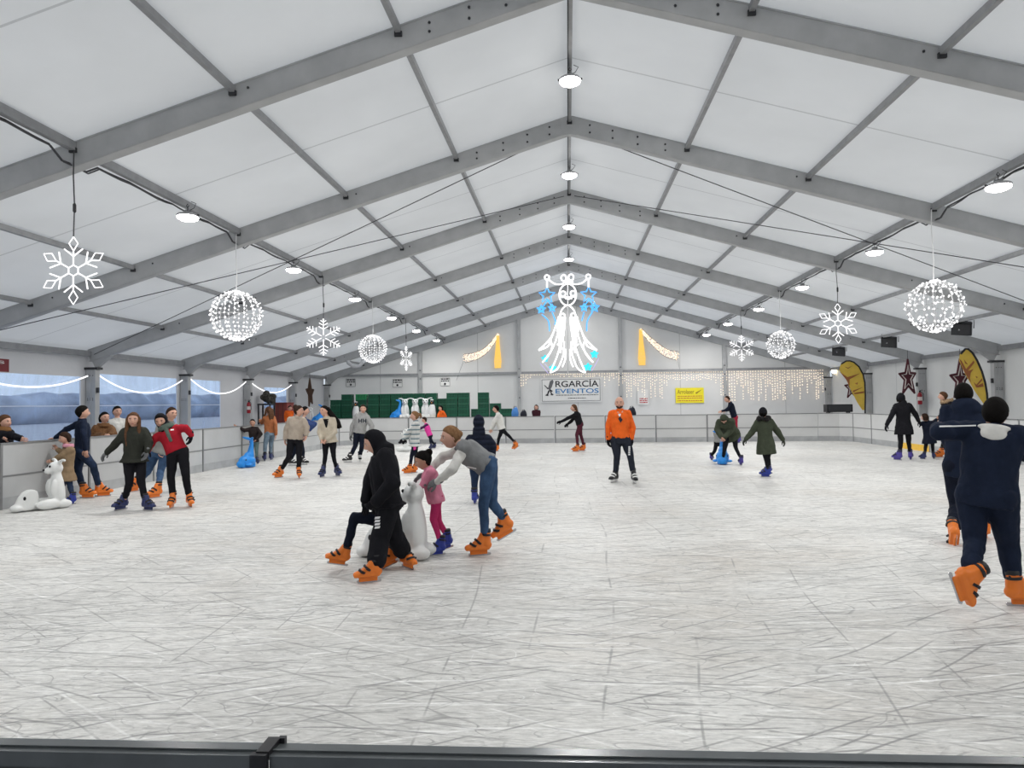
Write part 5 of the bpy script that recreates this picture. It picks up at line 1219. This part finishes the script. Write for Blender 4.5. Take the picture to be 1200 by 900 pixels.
# --- centre group
person('hooded kid in black pushing off in front of the white skating aid', c3, [('g', 300, 832, -80), ('g', 428, 768, 30)], (352, 480), (335, 258), (296, 218), -80, -85,
       [((378, 395, -.22), (305, 478, -.22), (275, 500, -.2)), ((282, 380, .12), (258, 470, .1), (258, 505, .1))], [(322, 640, -.12), (380, 625, .1)], 1.5, T(m=BLKC, e=.045, lo=-.2, skirt=.04), T(m=BLKC, e=.04, ank=.06, len=.74), T(style='short', m=HBLK, hood=BLKC), 'orange', BLKC, nod=22, vox=.011,
       extra=T(marks=[('bot', [[(300, 533+i*14), (322, 530+i*14), (319, 540+i*14), (297, 543+i*14)] for i in range(5)], WHM, 'leg_print')]))
person('kid sitting on the white skating aid, half hidden behind the hooded kid', c3, [('a', 168, 705, -.1, -85, -12), ('a', 372, 700, -.05, -60, 15)], (330, 545), (345, 335), (330, 280), -85, -85,
       [((355, 440, -.1), (330, 480, -.15)), ((335, 430, .12), (320, 480, .1))], [(208, 548, -.12), (320, 640, .12)], 1.4, T(m=BLKC, e=.02), T(m=NAVD, e=.006), T(style='short', m=HBLK), 'orange', BLKC, Y=-2.42, vox=.011, nod=20)
person('little girl in a pink top and magenta leggings with a dark bun', zw, [('g', 252, 848, -75), ('a', 292, 742, .12, -65, 12)], (215, 495), (172, 315), (138, 262), -80, -85,
       [((150, 395, -.1), (128, 420, -.12), (110, 430, -.12)), ((150, 385, .1), (112, 400, .08), (98, 405, .08))], [(200, 630, -.02), (232, 640, .1)], 1.2, T(m=PINK, e=.018, name='top', lo=-.2), T(m=MAG, e=.0), T(style='bun', m=HBLK, at=(0, .44, .3), r=.2), 'blue', GRG, nod=20, vox=.011, skin=SKIN2)
person('woman in a grey vest and jeans bending forward to push the white skating aid', zw, [('g', 522, 850, -75), ('a', 648, 640, .22, -80, 28)], (540, 292), (372, 172), (308, 118), -82, -72,
       [((322, 312, -.25), (228, 392, -.2), (150, 425, -.15)), ((262, 238, .2), (150, 350, .12), (90, 395, .08))], [(512, 530, -.05), (565, 525, .12)], 1.68, T(m=WHC, e=.014, name='sweater'), T(m=JEAN, e=.004, len=.74), T(style='bun', m=HAUB, at=(0, .42, .1), r=.17), 'orange', GRG, vest=T(m=GRV, e=.03, sleeves='cap', lo=-.02), nod=5, vox=.011,
       extra=T(marks=[('vest', [[(410, 295), (468, 308), (468, 316), (410, 303)]], WHM, 'vest_logo')]))
person('skater in a hooded navy puffer jacket seen from behind, right of the bending woman', c3, [('g', 735, 490, 170), ('g', 790, 480, -170)], (758, 330), (755, 195), (754, 132), 180, 180,
       [((700, 235, .05), (705, 300, .1)), ((812, 235, .05), (808, 300, .05))], None, 1.62, T(m=PUFF, e=.05, lo=-.12), T(m=JEAND), T(style='short', m=HBLK, hood=PUFF), 'blue', None)
person('skater in a white sweater and black leggings gliding in profile near the far boards', c4, [('g', 115, 444, -80), ('a', 222, 398, .1, -75, 35)], (140, 315), (118, 225), (106, 197), -85, -85,
       [((92, 275, -.12), (78, 310, -.12)), ((98, 280, .12), (82, 315, .1))], [(122, 370, -.05), (180, 352, .08)], 1.62, T(m=WHC, e=.035, name='sweater'), T(m=BLKC, e=.0), T(style='short', m=HBLK), 'orange', None)
person('girl with a long brown ponytail, black jacket and maroon trousers gliding left', c4, [('g', 585, 446, -85), ('g', 622, 441, -75)], (598, 288), (578, 215), (562, 190), -85, -85,
       [((525, 252, -.1), (488, 270, -.1), (474, 274, -.1)), ((548, 268, .12), (528, 284, .1))], [(580, 348, -.05), (602, 345, .05)], 1.62, T(m=BLKC, e=.02), T(m=MAR, e=.006), T(style='short', m=HMID, path=[(580, 208, 0), (592, 240, .05)]), 'orange', BLKC)
person('bald bearded man in an orange jersey and dark tracksuit trousers standing on the ice', c4, [('g', 808, 624, -30), ('g', 913, 629, 12)], (836, 375), (831, 205), (829, 162), 0, -3,
       [((762, 305, .02), (763, 370, -.02), (764, 395, -.02)), ((908, 305, .02), (902, 370, -.02), (902, 395, -.02))], [(815, 470, -.06), (893, 470, -.06)], 1.76, T(m=ORNG, e=.014, name='jersey'), T(m=cloth('charcoal_trousers', (.022, .026, .038)), e=.012), T(style='bald', beard=HGRY), 'black', BLKC, wide=1.14, vox=.012, hmin=1.03,
       extra=T(marks=[('top', [[(822, 225), (838, 225), (834, 240), (826, 240)]], WHM, 'collar_shirt'), ('top', [[(822, 252), (834, 240), (848, 260), (836, 278)]], BLM, 'chest_emblem'), ('bot', [[(882, 415+i*11), (893, 415+i*11), (892, 423+i*11), (881, 423+i*11)] for i in range(5)], WHM, 'leg_print')]))
# people behind the far boards
def far(label, C, head, neck, pel, Y, fb, fh, arms, h, top, hair):
    q = aty(C[0]+pel[0]/C[2], C[1]+pel[1]/C[2], Y)
    shoes(person(label, C, [('w', q.x-.1, Y, fb, -.06), ('w', q.x+.1, Y+.02, fb, -.06)], pel, neck, head, fb, fh, arms, None, h, top, T(m=BLKC), hair, None, Y=Y))
zp = (400, 435, 8.57)
far('dark-haired person in an orange jacket beside the green crates behind the far boards', zp, (998, 372), (1005, 402), (1008, 520), 22.2, -60, -60, [((975, 450, -.1), (968, 490, -.15)), ((1045, 450, .0), (1040, 500, -.1))], 1.6, T(m=ORNG, e=.03), T(style='bob', m=HBLK))
far('person in a dark maroon jacket behind the far boards under the banner', c4, (342, 187), (342, 205), (342, 275), 21.5, 10, -10, [((328, 232, 0), (332, 255, -.1)), ((358, 232, 0), (352, 255, -.1))], 1.6, T(m=cloth('dark_maroon_jacket', (.05, .015, .022)), e=.025), T(style='bob', m=HBRN))
zo = (280, 440, 10.)
far('person in a bright orange jacket behind the boards, left of the woman in beige', zo, (598, 385), (590, 420), (585, 560), 21.0, -20, 20, [((545, 480, 0), (550, 530, -.1)), ((620, 480, .1), (620, 530, 0))], 1.66, T(m=ORNG, e=.03), T(style='short', m=HBLK))
# --- right side
person('man in a navy sweater and red trousers gliding along the far boards', z9, [('g', 412, 525, -80), ('g', 420, 522, -75)], (375, 278), (335, 140), (303, 105), -75, -60,
       [((300, 205, -.12), (255, 218, -.1), (228, 228, -.1)), ((325, 205, .15), (290, 215, .15))], [(390, 380, -.05), (380, 385, .08)], 1.68, T(m=NAVD, e=.012, name='sweater'), T(m=REDT, e=.0), T(style='short', m=HBRN), 'purple')
person('person in a green hooded parka bending over the blue whale skating aid', z9, [('g', 265, 732, 175), ('g', 442, 738, -165)], (335, 420, .15), (282, 310, -.12), (272, 292, -.25), -15, -10,
       [((208, 395, -.08), (248, 465, -.28)), ((340, 400, -.1), (278, 470, -.3))], [(278, 590, -.1), (385, 570, .0)], 1.55, T(m=GREEN, e=.045, skirt=.12), T(m=BLKC, e=.0), T(style='short', m=HBLK, hood=GREEN), 'purple', None, nod=78, wide=1.25)
person('child in a grey jacket beside the bending skater, one skate pushed out', z9, [('g', 150, 690, 160), ('g', 262, 700, 170)], (222, 520), (228, 420), (232, 388), 150, 170,
       [((200, 470, .1), (225, 500, .15)), ((255, 470, .1), (245, 500, .15))], [(185, 600, 0), (262, 610, .1)], 1.2, T(m=GREYJ, e=.03), T(m=BLKC), T(style='short', m=HBLK, hood=GREYJ), 'purple')
person('girl in a green parka with black fur collar, seen from behind, arms out', z9, [('g', 700, 852, -110), ('a', 706, 760, .14, -120, 10)], (672, 500), (655, 300), (647, 236), 180, 180,
       [((540, 425, .05), (485, 485, .0), (462, 515, .0)), ((790, 420, .05), (838, 492, .05), (858, 540, .05))], [(680, 680, -.02), (695, 660, .1)], 1.46, T(m=GREEN, e=.032, skirt=.3), T(m=BLKC, e=.004), T(style='short', m=HBLK, beanie=BLKC), 'blue', cloth('olive_glove', (.035, .04, .03)), extra=T(fur=FURK))
person('woman in a black coat seen from behind, holding the small child', c6, [('g', 372, 797, -130), ('g', 434, 795, 170)], (395, 590), (388, 465), (378, 432), 180, 180,
       [((322, 540, .0), (296, 588, .0), (290, 606, .0)), ((462, 525, .0), (482, 565, .0), (490, 580, .0))], [(378, 690, -.03), (424, 690, -.03)], 1.76, T(m=BLKC, e=.024, skirt=.26), T(m=BLKC, e=.0), T(style='bob', m=HBLK, hood=BLKC), 'purple', BLKC)
person('small child in a dark navy coat between the two women at right', c6, [('g', 518, 791, -130), ('g', 569, 789, 165)], (545, 665), (535, 572), (518, 545), 180, -130,
       [((504, 585, .0), (492, 578, .0), (490, 570, 0)), ((572, 575, .0), (584, 560, .0), (590, 552, 0))], None, 1.18, T(m=NAVD, e=.034, skirt=.16), T(m=BLKC), T(style='bob', m=HBRN), 'navy')
person('woman in a black jacket with tan fur collar holding the small child', c6, [('g', 618, 780, -60), ('g', 690, 775, -20)], (662, 590), (648, 455), (625, 422), -60, -85,
       [((625, 525, -.1), (598, 552, -.1), (588, 558, -.1)), ((690, 530, .1), (690, 590, .1))], None, 1.72, T(m=BLKC, e=.03, skirt=.1), T(m=BLKC), T(style='short', m=HMID), 'orange', extra=T(fur=FURT))
zq = (1090, 580, 6.43)
person('man in a navy hooded jacket skating away at right, one orange skate raised behind', zr, [('g', 420, 1235, 180), ('a', 178, 1165, -.3, -170, 55)], (270, 690), (270, 240), (252, 140), 180, 180,
       [((110, 420, .1), (150, 560, .25)), ((400, 420, .05), (400, 560, .1))], [(375, 960, .05), (205, 990, .12)], 1.84, T(m=NAVC, e=.035, hood='down', lo=-.17), T(m=NAVD, e=.02, ank=.055), T(style='short', m=HBLK, th=.08, low=2.6), 'orange', None, vox=.012, wide=1.14)
person('boy in a navy tracksuit with white hood lining, nearest at right', zr, [('g', 640, 1738, 118), ('a', 300, 1500, -.25, 125, 72)], (425, 900), (482, 385), (492, 278), 180, 170,
       [((75, 425, .05), (60, 395, .3), (55, 380, .38)), ((735, 590, .0), (830, 640, .1))], [(585, 1265, .05), (335, 1250, .0)], 1.68, T(m=NAVC, e=.034, lo=-.17), T(m=NAVC, e=.02, len=.74), T(style='short', m=HBLK, th=.08, low=3.0), 'orange', None, vox=.011, hmin=.98, wide=1.14,
       extra=T(whitehood=WHC, marks=[('top', [[(70, 380), (200, 378), (200, 388), (70, 392)], [(200, 378), (345, 374), (345, 384), (200, 388)]], WHM, 'sleeve_stripe')]))
